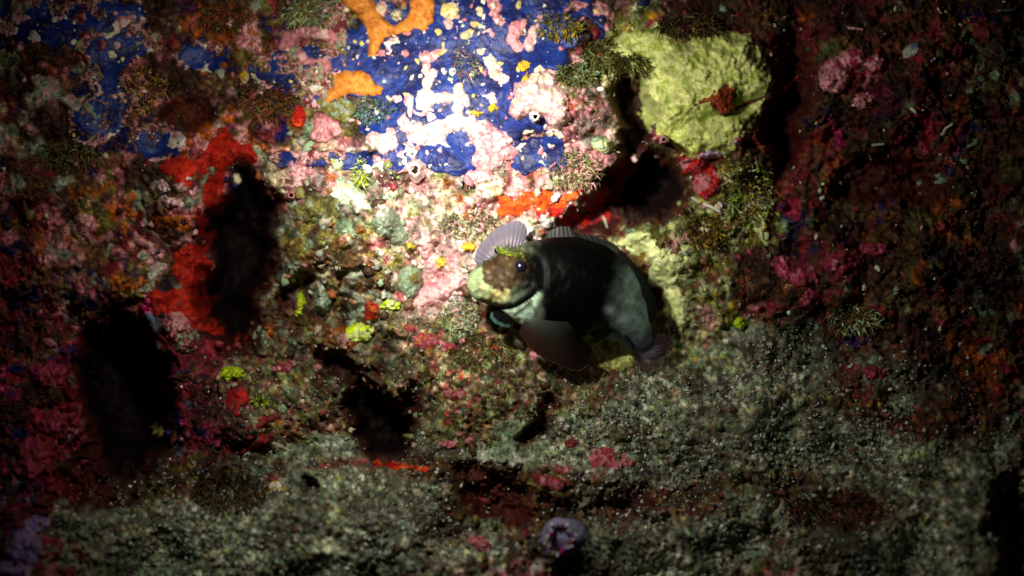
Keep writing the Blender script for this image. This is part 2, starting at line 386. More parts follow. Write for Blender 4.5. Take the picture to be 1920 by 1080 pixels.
# yellow nodules
YG = 'yellow nodules on the blue sheet'
for (b, lb) in [((843,20,19,17,0), 'largest yellow nodule, at the top right of the forked orange sponge'),
                ((876,64,18,9,-25), 'long curved yellow nodule below the largest yellow one'),
                ((889,45,9,8,0), 'round yellow nodule touching the end of the long curved one'),
                ((899,22,7,12,0), 'upright narrow yellow nodule right of the largest one'),
                ((823,61,9,7,20), 'small oval yellow nodule low beside the orange fork'),
                ((830,97,14,5,-20), 'thin slanted yellow streak joined to the pink crust head'),
                ((973,10,7,10,0), 'faint olive yellow nodule alone near the top edge'),
                ((458,145,10,13,0), 'yellow nodule on dark blue ground, left of the ridge shaped orange sponge')]:
    crust('yellow_nodule', 'nodule', lb, ['yellow', 'cream', 'gold'], blobs=[b], thick=.11, dome=True, ragged=2.5, rscale=9, group=YG, cscale=12, lift=.08)
# pink and white coralline crusts
CR = [
 ('pink crust forming an open ring left of the orange ridge sponge', ['rose','pink','pink','pale'], [(538,82,11,20,20),(556,64,18,10,-20),(590,60,26,10,0),(622,72,20,12,30),(560,102,16,10,30),(585,116,18,9,10),(612,125,11,16,0)], .10, [(578,88,24,10,30)]),
 ('dark speckled pink cluster hanging under the pink ring', ['pale','rose','white'], [(598,138,9,6),(607,150,8,7),(592,128,5,5),(614,140,6,14)], .08, None),
 ('pink crust with a pointed top in the middle of the blue sheet', ['rose','pale','pink'], [(803,108,15,12),(800,124,10,16),(818,100,12,7,-30)], .09, None),
 ('pale two lobed crust under the pointed pink one', ['pale','rose'], [(812,137,9,11,30),(801,156,10,12)], .08, None),
 ('small white oval right of the two lobed crust', ['white','pale'], [(833,133,6,8)], .07, None),
 ('small pale green white oval beside the green tuft', ['white','mint'], [(848,134,6,7)], .07, None),
 ('pink drop shaped crust low on the left of the bright blue area', ['rose','pale'], [(767,186,9,12),(769,206,6,14)], .08, None),
 ('white bow shaped crust in the centre of the blue sheet', ['white','pale','pale'], [(800,184,18,17),(820,184,14,7),(838,182,14,10),(792,198,11,9)], .10, None),
 ('small white oval between the bow shaped crust and the white band', ['white','pale'], [(805,220,7,12)], .08, None),
 ('wide dazzling white crust band along the lower edge of the blue sheet', ['white','pale','white'], [(812,248,36,20,-10),(850,232,36,15),(858,204,10,26),(795,262,22,12),(884,240,11,22),(838,262,20,14)], .13, [(853,262,16,14)]),
 ('pink and white crust with a spur, left of the white band', ['pale','rose','white'], [(766,236,19,13),(758,226,8,12),(780,244,12,9)], .10, None),
 ('bright white crust knob beside the dark green bush', ['white','pale'], [(722,268,22,20),(702,262,14,12),(732,250,8,10)], .16, None),
 ('pale upright crust left of the round blue pool', ['pale','cream'], [(862,172,12,15,-15),(872,190,9,14)], .09, None),
 ('white horn shaped crust at the upper right of the blue pool', ['white','pale','cream'], [(926,128,14,20,-25),(938,146,16,10,20),(918,112,7,9)], .15, None),
 ('white oval crust inside the round blue pool', ['white','pale'], [(917,181,12,7),(928,190,8,6)], .09, None),
 ('large pink crust field right of the white band', ['pale','rose','pink','rose','white'], [(905,250,24,26),(930,270,30,30),(915,295,30,26),(950,285,20,14)], .16, None),
 ('large flesh pink crust boulder right of the blue pool', ['pale','rose','pale','cream'], [(1000,175,38,32),(1030,190,34,30),(1045,218,22,22),(975,205,20,20),(1020,150,26,18)], .34, [(1003,215,5,5)]),
 ('pink crust strip leaning to the right near the top', ['rose','pale'], [(1000,62,10,18,25),(1012,40,4,11,20),(993,85,9,13)], .10, None),
 ('broken rose crust left of the leaning strip', ['pink','rose'], [(968,58,12,18),(958,74,9,7),(972,86,11,9),(980,44,10,7)], .09, None),
 ('mottled pink crust near the top edge right of the yellow nodules', ['rose','pink','white'], [(930,18,12,16,20),(938,38,9,12),(918,-10,14,20)], .10, None),
 ('small pink dot under the mottled pink crust', ['rose'], [(922,65,6,7)], .08, None),
 ('tiny white hook shape between yellow nodules', ['white','pale'], [(843,46,6,8,20),(838,40,4,4)], .07, None),
 ('pink clump in the notch of the forked orange sponge', ['pale','rose','cream'], [(714,15,11,13)], .12, None),
 ('grey ringed clump beside the pink one in the orange notch', ['grey','cream','olive'], [(744,28,10,12)], .10, None),
 ('pink crust crumbs trailing from the tip of the orange fork', ['rose','pink','orange'], [(718,102,14,6,10),(757,99,9,7),(735,104,8,5),(765,62,8,5)], .07, None),
 ('pink crust wedge left of the green turf at the top', ['pink','rose','rust'], [(466,50,20,26,20),(480,85,12,24),(455,80,20,16)], .16, None),
 ('pale cream crust sliver under the orange ridge sponge', ['white','cream'], [(590,166,22,8,15),(572,160,8,6)], .12, None),
 ('coral pink cluster of rounded plates on the lower left rim of the light', ['rose','pale','pink','lilac'], [(565,298,18,16),(548,318,14,16),(572,325,12,14,30),(556,340,12,12),(582,300,8,14),(540,350,9,10)], .22, None),
 ('salmon pink crust beside the small red knob', ['rose','pink'], [(610,232,22,16),(598,252,16,14),(625,245,12,10)], .16, None),
 ('pink vertical slab crust on the rubble left of the fish', ['pale','rose','pale'], [(800,462,16,30),(812,500,14,26)], .20, None),
 ('rose pink crust sheet in front of the fish mouth', ['pink','rose','rose','pale'], [(820,545,38,22,-20),(850,530,26,18),(790,568,26,12,-20),(850,490,16,16)], .14, None),
 ('pink crust with white edge low between orange lump and blue sheet', ['rose','pale','cream'], [(905,330,30,14),(880,320,16,12)], .14, None),
 ('pink hump at the top right of the blue sheet', ['pink','rose','brown'], [(1130,20,26,16,20),(1085,8,20,12),(1140,48,12,10)], .18, None),
 ('pale pink pebble shaped crust by the olive bush', ['pale','rose','cream'], [(1092,166,12,12,20)], .12, None),
 ('pink fluffy crust on the dim rock at far right, above its small neighbour', ['pink','rose','magenta','wine'], [(1565,140,34,36,20),(1600,110,30,22),(1640,120,22,20)], .26, None),
 ('small pink fluffy crust right below the larger fluffy one', ['pink','rose','wine'], [(1618,188,22,16)], .22, None),
 ('pale pink crust skirt under the green sponge', ['lilac','rose','wine'], [(1385,262,26,14,-30),(1330,290,26,10),(1230,258,10,7)], .34, None),
 ('pink white crust flecked around the scarlet sponge at left', ['pale','rose','white','mint'], [(300,352,20,14),(340,350,14,10),(320,378,26,12),(352,335,9,9),(366,362,9,14)], .26, None),
 ('pale broken crust plates left of the big upright cave', ['mint','pale','sage','rose'], [(268,478,16,10),(290,510,16,18,30),(278,540,24,9,-20),(305,500,9,12)], .22, None),
 ('pink ring shaped crust on the dim left rock near the top', ['pink','maroon','rose'], [(150,32,18,16),(160,68,26,14,20),(192,85,14,22),(148,106,26,7,10)], .18, None),
 ('pinkish grey crust field on the far left rock', ['grey','rose','sage','brown'], [(90,165,36,22,30),(135,195,32,14,30),(60,190,26,20)], .20, None),
 ('pink curled crust in front of the dark blue hollow', ['pale','rose','lilac'], [(312,245,5,16,-20),(328,262,16,6)], .18, None),
 ('pink crust crest on the rock left of the tall cave foot', ['rose','pink','maroon','sage'], [(330,610,30,30,20),(350,640,26,26)], .24, None),
 ('crimson crust patch on the silt slope below the fish', ['wine','pink','wine'], [(1130,858,30,18,-10),(1176,862,16,14,10),(1150,875,14,9)], .14, None),
 ('wine red crust patch left of the crimson one on the slope', ['wine','maroon','pink'], [(1030,905,34,16,15),(1050,880,16,10),(1070,830,14,12)], .12, None),
 ('dull red crust on the far right of the silt slope', ['wine','magenta','maroon'], [(1637,696,24,13,15),(1600,690,12,8)], .14, None),
 ('dusky red crust patch left of the purple anemone', ['wine','pink','maroon'], [(902,1020,26,15,15)], .16, None),
 ('small rose crust at the left end of the silt hollow', ['pink','wine'], [(840,834,18,8),(880,826,10,6)], .14, None),
 ('rose patch among tan turf under the lit slope', ['pink','wine','rose'], [(530,690,26,12,-25)], .12, None),
 ('scattered brick red turf crust below the rose sheet', ['pink','wine','rust'], [(800,640,26,18),(770,615,20,10),(840,650,22,9),(850,740,22,12)], .13, None),
 ('small pink knob touching the lower fin of the fish', ['pink','rose'], [(1002,665,9,9)], .16, None),
 ('crimson crust bank along the dim right slope', ['wine','maroon','magenta','pink'], [(1490,510,48,26,20),(1580,490,40,22),(1520,560,26,20),(1640,470,30,16)], .20, None),
 ('violet washed crust in the lower left corner', ['lilac','violet','lilac','maroon'], [(45,1025,36,36,30),(70,985,26,18),(20,1070,40,26)], .26, None),
 ('maroon crust shelf at the left edge beside the second cave', ['maroon','wine','magenta'], [(90,700,42,26),(60,860,36,46,20),(100,790,26,26)], .24, None),
]
for lb, cl, bl, th, ho in CR:
    cx = sum(b[0] for b in bl) / len(bl); cy = sum(b[1] for b in bl) / len(bl)
    onblue = 520 < cx < 1060 and cy < 300
    bl = [(b[0], b[1], b[2] * 1.03 + 1, b[3] * 1.03 + 1) + tuple(b[4:]) for b in bl] if onblue else bl
    crust('coralline_crust', CA, lb, cl, blobs=bl, lift=.075 if onblue else 0, thick=th * (1 if th < .13 else 1.1), edge=5 if th < .13 else 9, ragged=4.5 if max(b[2] for b in bl) > 12 else 2.5,
          rscale=13, group=CB if onblue else 'crust colonies on the rock', holes=ho, cscale=14, lumps=0 if th < .13 else .13, gscale=9, grain=.03)

# scarlet and red sponges
crust('red_sponge', SP, 'vivid scarlet sponge lobe on the left rock, above the pink flecked crust', ['red', (.62, .03, .01), 'red'],
      poly=[(296,312),(320,296),(345,286),(368,296),(384,300),(380,316),(362,330),(350,352),(338,356),(326,340),(305,328)], thick=.28, edge=14, ragged=8, rscale=20, material=M_sponge)
crust('red_sponge', SP, 'long dark red sponge curtain running down the left lip of the tall cave', [(.55, .016, .005), (.30, .010, .005), (.52, .02, .005), (.20, .01, .006), (.42, .012, .005)],
      blobs=[(415,290,30,36,10),(402,350,24,44,10),(385,420,22,40,5),(365,500,42,44),(350,570,60,30,10),(410,610,34,22,30),(468,290,26,20)], thick=.22, edge=26, ragged=16, rscale=34, lumps=.0, grain=.06, gscale=20, material=M_sponge)
crust('red_sponge', SP, 'small glossy red knob sponge at the left rim of the light', ['red', 'scarlet'],
      blobs=[(561,218,15,20,10)], thick=.22, dome=True, ragged=3, material=M_sponge)
crust('red_sponge', SP, 'dark red sponge running into the black crevice above the fish', ['red', 'maroon', 'red'],
      blobs=[(1060,396,56,16,-12),(1130,370,50,20,-28),(1170,318,26,22),(1100,412,50,14,-10)], thick=.12, edge=12, ragged=8, material=M_sponge)
crust('red_sponge', SP, 'crimson ribbed sponge hanging below the green sponge', ['wine', 'red', 'pink'],
      blobs=[(1312,315,32,22),(1325,350,26,24),(1290,300,22,12)], thick=.45, edge=14, ragged=6, lumps=.1, material=M_sponge)
rs = crust('red_sponge', SP, 'ragged rust red patch set in the middle of the green sponge', ['rust', (.26, .04, .012), (.16, .02, .01)],
      poly=[(1303,198),(1316,180),(1336,172),(1352,150),(1376,152),(1384,166),(1374,180),(1374,202),(1352,212),(1338,202),(1332,188),(1316,196)], thick=.025, edge=5, ragged=5, lift=.285, material=M_sponge)
crust('red_sponge', SP, 'round orange red sponge between two lime tufts', ['scarlet', 'red', 'rust'],
      blobs=[(697,584,16,22,10)], thick=.26, dome=True, ragged=4, lumps=.06, material=M_sponge)
crust('red_sponge', SP, 'thin scarlet sponge strip under the middle cave', ['red', 'scarlet', 'maroon'],
      blobs=[(735,872,40,8,5),(790,880,26,7)], thick=.16, ragged=4, material=M_sponge)
crust('red_sponge', SP, 'dark red sponge smear between lime tuft and tan turf mound', ['maroon', 'red'],
      blobs=[(445,745,24,34,25),(480,830,40,8,-30),(500,790,40,9,-30)], thick=.14, ragged=6, material=M_sponge)
crust('red_sponge', SP, 'orange brown sponge sliver right of the green sponge', ['rust', 'scarlet'],
      blobs=[(1482,156,22,5,-45)], thick=.16, ragged=2, material=M_sponge)
crust('red_sponge', SP, 'dull brick sponge lobe at the far right top', ['rust', 'maroon'],
      blobs=[(1840,60,24,18,30),(1760,75,20,8,-20)], thick=.22, ragged=4, material=M_sponge)
for (b, lb) in [((825,493,12,10), 'mustard sponge dot on the pink slab left of the fish'), ((770,462,10,9), 'mustard sponge dot at the left of the pale rubble'),
                ((880,463,13,10), 'mustard sponge dot nearest the raised fin of the fish'), ((983,125,13,11), 'upper mustard lobe above the flesh pink boulder'),
                ((990,152,11,14), 'lower mustard lobe on the flesh pink boulder'), ((897,212,13,6,10), 'mustard sponge at the lower left of the round blue pool'),
                ((926,202,10,8), 'mustard sponge at the lower right of the round blue pool')]:
    crust('mustard_sponge', SP, lb, ['gold', (.66, .45, .05), 'olive'], blobs=[b], thick=.17, dome=True, ragged=3.5, rscale=8, group='mustard sponge dots', material=M_sponge, lift=.07)

# the large green sponge: a thick cushion with its own holes and bristly skin
crust('green_sponge', SP, 'large yellow green cushion sponge with a rust red patch, upper right', [(.64, .70, .20), (.46, .54, .12), (.74, .78, .30), (.56, .60, .20), (.34, .44, .08)],
      poly=[(1165,70),(1200,52),(1240,58),(1275,72),(1305,66),(1330,52),(1365,48),(1400,62),(1425,90),(1440,120),(1450,160),(1430,190),(1428,215),(1405,250),(1380,282),(1330,292),(1285,298),(1262,288),(1255,262),(1232,248),(1212,228),(1195,190),(1205,165),(1190,140),(1165,120),(1140,95)],
      thick=.34, edge=24, ragged=15, rscale=26, grain=.035, gscale=7, cscale=34, material=M_sponge, ripple=.05, lumps=.075, holes=[(1405, 193, 34, 3, -22), (1190, 262, 20, 14, -30)])
crust('green_sponge', SP, 'pale lime sponge wall lit behind the tail of the fish', ['palelime', (.78, .82, .40), (.60, .66, .24), 'palelime'],
      blobs=[(1222,470,44,24,20),(1250,510,34,44,-15),(1272,575,30,46,0),(1205,455,30,16)], thick=.22, edge=16, ragged=13, rscale=22, lumps=.09, gscale=7, material=M_sponge)
crust('green_sponge', SP, 'yellow green cushion under the belly of the fish', ['moss', 'sponge', 'olive', 'moss'],
      blobs=[(1150,660,52,36,10),(1100,650,30,30)], thick=.2, edge=12, ragged=9, rscale=18, lumps=.12, gscale=9, material=M_sponge)
crust('green_sponge', SP, 'mint green lump on the right end of the flesh pink boulder', ['mint', 'palelime', 'sage'],
      blobs=[(1130,272,22,18,10)], thick=.34, dome=True, ragged=4, lumps=.08, material=M_sponge)
crust('green_sponge', SP, 'curled pale lime sponge plates below the blue sheet at left', ['palelime', 'mint', 'white', 'sponge'],
      blobs=[(628,308,18,14),(652,362,30,24,20),(678,385,24,12),(640,340,12,14)], thick=.26, edge=9, ragged=6, lumps=.16, gscale=8, material=M_sponge)
crust('grey_sponge', SP, 'smooth olive grey sponge ball left of the pink slab', ['grey', 'sage', 'olive'],
      blobs=[(768,528,26,32,0)], thick=.5, dome=True, ragged=3, grain=.02, material=M_sponge)
crust('grey_sponge', SP, 'grey green hump sponge in the pale rubble', ['sage', 'grey', 'mint'],
      blobs=[(726,420,30,30),(745,445,20,16)], thick=.3, dome=True, ragged=5, lumps=.05, material=M_sponge)
crust('grey_sponge', SP, 'dark olive hump sponge in the shade below the pink plate cluster', ['dolive', 'olive', 'grey'],
      blobs=[(600,388,38,26,10),(560,400,20,16)], thick=.32, dome=True, ragged=7, lumps=.1, material=M_sponge)
crust('grey_sponge', SP, 'grey cushion sponge under the orange ridge sponge', ['grey', 'olive', 'sage'],
      blobs=[(640,205,36,20,0),(610,196,20,12)], thick=.2, dome=True, ragged=7, lumps=.08, material=M_sponge)
crust('grey_sponge', SP, 'pale upright sponge stub beside the lime tuft at centre left', ['sage', 'lgrey', 'sand'],
      blobs=[(603,562,16,30,-15),(594,540,12,10)], thick=.42, edge=6, ragged=4, lumps=.12, material=M_sponge)
crust('grey_sponge', SP, 'pale grey chip resting on dim rock at right', ['slate', 'lgrey'],
      blobs=[(1708,95,20,12,-30)], thick=.16, dome=True, ragged=3, material=M_sponge)

# a volcano shaped coralline tube
def volcano(px, py, r, hgt, colr, label, name='tube_mouth', cat='worm tube', hole='black', lean=(0, 0), group=None):
    prof = [(1.5, 0), (1.15, .35), (.95, .7), (.8, .95), (.62, 1.02), (.5, .95), (.42, .6), (.36, .1), (0.02, .05)]
    h0 = float(samp(HS, px, py)) - .04; ns = 28; V = []; K = []
    for i, (rr, hh) in enumerate(prof):
        a = np.linspace(0, 2 * math.pi, ns, endpoint=False); R = rr * r * (1 + .13 * np.sin(3 * a + px) + .08 * np.sin(7 * a + py))
        V.append(P(px + R * np.cos(a) + lean[0] * hh, py + R * np.sin(a) + lean[1] * hh, np.full(ns, h0 + hh * hgt)))
        c = np.array(C[colr]) if i < 6 else np.array(C[hole]); K.append(np.tile(c, (ns, 1)) * (.85 + .3 * RNG.random((ns, 1))))
    root = empty(name, P(px, py, h0), label, cat, group)
    V = np.array(V); K = np.array(K)
    link_mesh('rim', V[:6].reshape(-1, 3), grid_faces(6, ns, True), K[:6].reshape(-1, 3), M_crust, parent=root)
    link_mesh('throat', V[5:].reshape(-1, 3), grid_faces(len(prof) - 5, ns, True), K[5:].reshape(-1, 3), M_crust, parent=root)
    return root
volcano(777, 318, 15, .26, 'pale', 'pale pink cone with a dark round mouth at the foot of the blue sheet')
volcano(1002, 216, 9, .5, 'white', 'small white tube mouth on the flesh pink boulder', lean=(2, 3))
volcano(546, 366, 8, .3, 'pink', 'pink tube mouth below the coral pink plate cluster')
volcano(1245, 262, 7, .95, 'rose', 'rose tube mouth at the lower left of the green cushion')
volcano(880, 352, 8, .14, 'brown', 'brown rimmed burrow mouth above the fish head')
volcano(527, 913, 11, .26, 'sand', 'sandy tube mouth on the grey silt at lower left')

# ------------------------------------------------------------------ weed tufts
def blades(n, cx, cy, rx, ry, length, width, cols, hfun=None, droop=.5, out=.6, seed=0, uniform=False):
    r = np.random.default_rng(seed + 99)
    a = r.random(n) * 2 * math.pi; q = np.sqrt(r.random(n))
    x = cx + rx * q * np.cos(a); y = cy + ry * q * np.sin(a)
    L = length * (.5 + r.random(n)); W = width * (.6 + .8 * r.random(n))
    th = a + r.normal(0, .9, n) if not uniform else r.random(n) * 2 * math.pi
    lat = L * (out * (.3 + .9 * r.random(n)))
    h0 = (hfun(x, y) if hfun else samp(HH, x, y)) - .03
    up = L / 100 * (.5 + .8 * r.random(n))
    segs = 4; V = np.zeros((n, segs + 1, 2, 3)); side = th + math.pi / 2 + r.normal(0, .5, n); cur = r.normal(0, .7, n)
    K = np.zeros((n, segs + 1, 2, 3)); ci = r.integers(0, len(cols), n); base = np.array([C[c] if isinstance(c, str) else c for c in cols])[ci] * (.7 + .6 * r.random((n, 1)))
    for s in range(segs + 1):
        t = s / segs; ang = th + cur * t
        X = x + np.cos(ang) * lat * t; Y = y + np.sin(ang) * lat * t + droop * L * .3 * t * t
        H = h0 + up * (t - .35 * droop * t * t)
        wd = W * (1 - t) ** .6 * .5 + .25
        for k, sg in enumerate((-1, 1)):
            V[:, s, k] = P(X + sg * wd * np.cos(side), Y + sg * wd * np.sin(side), H)
            K[:, s, k] = base
    i0 = (np.arange(n) * (segs + 1) * 2)[:, None] + (np.arange(segs) * 2)[None]
    F = np.stack([i0, i0 + 1, i0 + 3, i0 + 2], -1).reshape(-1, 4)
    return V.reshape(-1, 3), F, np.clip(K.reshape(-1, 3), .002, .9)
WEED = [
 ('green_alga', 'lime green weed tuft on the slope below the round orange red sponge', ['lime', 'sponge', 'palelime'], (676, 624, 26, 18), 420, 15, 4.2, 'lime weed tufts', .35),
 ('green_alga', 'lime green weed tuft between the orange red sponge and grey ball', ['lime', 'palelime'], (733, 573, 18, 10), 220, 12, 3.6, 'lime weed tufts', .3),
 ('green_alga', 'bright lime weed tuft alone between the two dark caves', ['lime', (.35, .55, .01)], (437, 700, 22, 13), 360, 11, 4.2, 'lime weed tufts', .5),
 ('green_alga', 'round lime weed dot on the slope right of the fish tail', ['lime', (.4, .6, .01)], (1388, 606, 12, 12), 220, 7, 4.0, 'lime weed tufts', .35),
 ('green_alga', 'upright yellow green weed blade cluster beside the pale sponge stub', ['gold', 'lime'], (563, 570, 8, 22), 160, 12, 3.4, 'lime weed tufts', .4),
 ('green_alga', 'yellow green weed fan among the curled pale lime plates', ['lime', 'palelime', 'sponge'], (675, 325, 10, 24), 110, 20, 3.0, 'lime weed tufts', .3),
 ('green_alga', 'faint yellow weed sprig hanging at the right lip of the second cave', ['gold', 'moss'], (300, 800, 10, 12), 40, 20, 2.6, 'lime weed tufts', .9),
 ('green_alga', 'dull green weed spot on the tan turf mound', ['moss', 'lime'], (488, 752, 14, 10), 60, 12, 2.6, 'lime weed tufts', .2),
 ('turf_tuft', 'blue green feathery bush on the left part of the bright blue sheet', ['teal', 'slate', 'dolive', 'sage'], (700, 205, 34, 20), 300, 22, 1.8, 'bushy weed tufts', .25),
 ('turf_tuft', 'spidery green and cream tuft sprouting above the round blue pool', ['moss', 'cream', 'sage', 'rust'], (873, 122, 22, 24), 150, 20, 1.5, 'bushy weed tufts', .3),
 ('turf_tuft', 'olive leafy bush at the upper right rim of the blue sheet', ['olive', 'moss', 'dolive', 'gold'], (1050, 50, 34, 22), 380, 20, 4.0, 'bushy weed tufts', .3),
 ('turf_tuft', 'olive bush between the flesh pink boulder and green sponge', ['olive', 'moss', 'sage', 'dolive'], (1080, 140, 36, 20), 380, 20, 4.0, 'bushy weed tufts', .35),
 ('turf_tuft', 'brown olive weed drooping over the left side of the green cushion sponge', ['dolive', 'olive', 'dbrown', 'moss'], (1185, 122, 34, 20), 300, 20, 2.6, 'bushy weed tufts', .4),
 ('turf_tuft', 'dark weed fringe hanging over the top edge of the green cushion sponge', ['dbrown', 'olive', 'brown', 'dolive'], (1290, 48, 60, 18), 420, 20, 2.6, 'bushy weed tufts', .6),
 ('turf_tuft', 'dark olive bush left of the green cushion sponge', ['dolive', 'olive', 'moss'], (1130, 105, 34, 28), 380, 22, 3.4, 'bushy weed tufts', .35),
 ('turf_tuft', 'green grey bush at the top left above the pink ring', ['moss', 'sage', 'palelime', 'olive'], (580, 25, 50, 26), 460, 18, 3.0, 'bushy weed tufts', .25),
 ('turf_tuft', 'brown mossy bush at the top left centre', ['brown', 'dolive', 'rust'], (420, 30, 50, 28), 380, 20, 3.0, 'bushy weed tufts', .3),
 ('turf_tuft', 'bristly brown bush on the rock above the long red curtain', ['brown', 'rust', 'dbrown', 'olive'], (500, 190, 50, 36), 520, 18, 2.6, 'bushy weed tufts', .3),
 ('turf_tuft', 'rusty granular bush left of the bristly brown bush', ['brown', 'gold', 'rose', 'dbrown'], (270, 170, 48, 40), 480, 15, 2.8, 'bushy weed tufts', .35),
 ('turf_tuft', 'dense cream and brown turf brow over the fish nose', ['cream', 'sand', 'moss', 'brown'], (880, 425, 60, 26), 420, 13, 2.0, 'bushy weed tufts', .15),
 ('turf_tuft', 'pale sage turf cushion below the fish chin', ['sage', 'mint', 'moss', 'cream'], (862, 595, 36, 36), 520, 10, 1.8, 'bushy weed tufts', .15),
 ('turf_tuft', 'olive and cream turf bush above the orange lump', ['cream', 'moss', 'olive', 'rose'], (1080, 320, 50, 34), 480, 16, 2.4, 'bushy weed tufts', .25),
 ('turf_tuft', 'golden brown weed bush right of the black crevice', ['gold', 'olive', 'brown', 'dbrown'], (1325, 430, 36, 30), 380, 18, 3.4, 'bushy weed tufts', .3),
 ('turf_tuft', 'yellow green speckled turf under the crimson ribbed sponge', ['lime', 'moss', 'palelime', 'dolive'], (1400, 360, 50, 60), 420, 16, 2.6, 'bushy weed tufts', .3),
 ('turf_tuft', 'shaggy brown turf bush on the lit slope below the fish', ['brown', 'olive', 'dbrown', 'moss'], (900, 660, 60, 30), 520, 16, 2.2, 'bushy weed tufts', .3),
 ('turf_tuft', 'dark brown weed bush in the silt left of the sandy tube mouth', ['dbrown', 'brown', 'dolive'], (430, 920, 70, 34), 480, 22, 2.4, 'bushy weed tufts', .5),
 ('turf_tuft', 'red brown feathery weed at the bottom right hollow', ['dbrown', 'maroon', 'brown'], (1560, 950, 90, 30), 420, 24, 2.2, 'bushy weed tufts', .4),
 ('turf_tuft', 'sage green weed sprigs on the right slope under the crimson bank', ['sage', 'moss', 'mint'], (1600, 600, 50, 28), 200, 18, 2.8, 'bushy weed tufts', .3),
 ('turf_tuft', 'dim green weed patch near the left edge below the crust field', ['dolive', 'moss', 'olive'], (130, 290, 60, 28), 300, 18, 2.6, 'bushy weed tufts', .4),
]
for i, (nm, lb, cl, (cx, cy, rx, ry), n, L, W, grp, dr) in enumerate(WEED):
    if 'lime' in grp and n > 130:
        crust(nm, 'seaweed', lb, cl + ['lime', 'lime'], blobs=[(cx, cy, rx * .9, ry * .95, 12), (cx - rx * .5, cy + ry * .2, rx * .6, ry * .6), (cx + rx * .35, cy - ry * .3, rx * .6, ry * .6)], thick=.24, dome=True,
              ragged=4, rscale=9, lumps=.05, gscale=5, group=grp, material=M_sponge, cscale=14)
        continue
    V, F, K = blades(n, cx, cy, rx, ry, L, W, cl, hfun=lambda x, y: np.maximum(samp(HS, x, y), samp(HH, x, y)) + (.34 if 'green cushion sponge' in lb and ('droop' in lb or 'fringe' in lb) else .06), droop=dr, seed=i * 13)
    o = link_mesh(nm, V, F, K, M_weed, origin=P(cx, cy, samp(HS, cx, cy)), smooth=True)
    tag(o, lb, 'seaweed', grp)

# ------------------------------------------------------------------ uncountable growth: turf filaments, nodules, silt grains
def scatter(n, fn, seed):
    r = np.random.default_rng(seed); x = r.random(n * 4) * 2200 - 140; y = r.random(n * 4) * 1340 - 130
    k = r.random(n * 4) < fn(x, y); return x[k][:n], y[k][:n], r
def near(n, x, y): return np.clip(1.35 - np.min([ell(x, y, *e) for e in REG[n][1]], axis=0), 0, 1)
def notfish(x, y): return (ell(x, y, 1080, 545, 200, 120, 10) > 1) * (pitf(x, y) < 1.0)
ICO_V = None
def ico():
    t = (1 + 5 ** .5) / 2
    v = np.array([(-1,t,0),(1,t,0),(-1,-t,0),(1,-t,0),(0,-1,t),(0,1,t),(0,-1,-t),(0,1,-t),(t,0,-1),(t,0,1),(-t,0,-1),(-t,0,1)], float)
    f = [(0,11,5),(0,5,1),(0,1,7),(0,7,10),(0,10,11),(1,5,9),(5,11,4),(11,10,2),(10,7,6),(7,1,8),(3,9,4),(3,4,2),(3,2,6),(3,6,8),(3,8,9),(4,9,5),(2,4,11),(6,2,10),(8,6,7),(9,8,1)]
    v /= np.linalg.norm(v[0]); v = list(v); cache = {}; nf = []
    def mid(a, b):
        k = (min(a, b), max(a, b))
        if k not in cache:
            m = v[a] + v[b]; v.append(m / np.linalg.norm(m)); cache[k] = len(v) - 1
        return cache[k]
    for a, b, c in f:
        ab, bc, ca = mid(a, b), mid(b, c), mid(c, a); nf += [(a, ab, ca), (b, bc, ab), (c, ca, bc), (ab, bc, ca)]
    return np.array(v), np.array(nf)
IV, IF = ico()
def nodules(x, y, r_px, cols, seed, flat=.6, lift=0.0, hf=None):
    r = np.random.default_rng(seed); n = len(x)
    h = (hf(x, y) if hf else samp(HH, x, y)) + lift
    th = r.random(n) * 2 * math.pi; el = .7 + .6 * r.random(n)
    d = IV[None] * (1 + .28 * r.normal(size=(n, len(IV), 1)).clip(-1.5, 1.5))
    lx = d[..., 0] * r_px[:, None] * el[:, None]; ly = d[..., 1] * r_px[:, None] / el[:, None]
    X = x[:, None] + lx * np.cos(th)[:, None] - ly * np.sin(th)[:, None]; Y = y[:, None] + lx * np.sin(th)[:, None] + ly * np.cos(th)[:, None]
    H = h[:, None] + d[..., 2] * r_px[:, None] / 100 * flat
    F = (np.arange(n) * len(IV))[:, None, None] + IF[None]
    K = np.repeat(cols[:, None], len(IV), 1)
    return P(X, Y, H).reshape(-1, 3), F.reshape(-1, 3), K.reshape(-1, 3)
def mask_rub(x, y):
    bl = sstep(-.05, .1, bluef(x, y))
    return notfish(x, y) * (1 - .97 * bl) * np.clip(.25 + near('rubble', x, y) + .6 * near('turf', x, y) + .5 * near('limerock', x, y) + .4 * near('lumps', x, y), 0, 1)
x, y, r = scatter(5200, lambda x, y: mask_rub(x, y) * sstep(-.3, .5, fbm(x, y, 70, 3, 402)), 5)
cc = region_pick(x, y, r.random(len(x)), r.random(len(x))) * (.8 + .4 * r.random((len(x), 1)))
V, F, K = nodules(x, y, 2.0 + 8.5 * r.random(len(x)) ** 3, np.clip(cc, .003, .9), 6)
tag(link_mesh('coralline_nodules', V, F, K, M_crust), 'countless small knobs and crumbs of pink, cream and brown crust over the rock', 'crust nodules', kind='stuff')
def mask_silt(x, y): return notfish(x, y) * np.clip(1.3 * near('silt', x, y) ** 1.2 + .2 * near('turf', x, y), 0, 1)
x, y, r = scatter(17000, lambda x, y: mask_silt(x, y) * sstep(-.7, .5, fbm(x, y, 80, 3, 403)), 15)
pc = np.array([C['grey'], C['lgrey'], C['sage'], C['white'], C['dgrey'], C['sand'], C['slate']])[r.choice(7, len(x), p=[.22, .18, .14, .10, .20, .12, .04])]
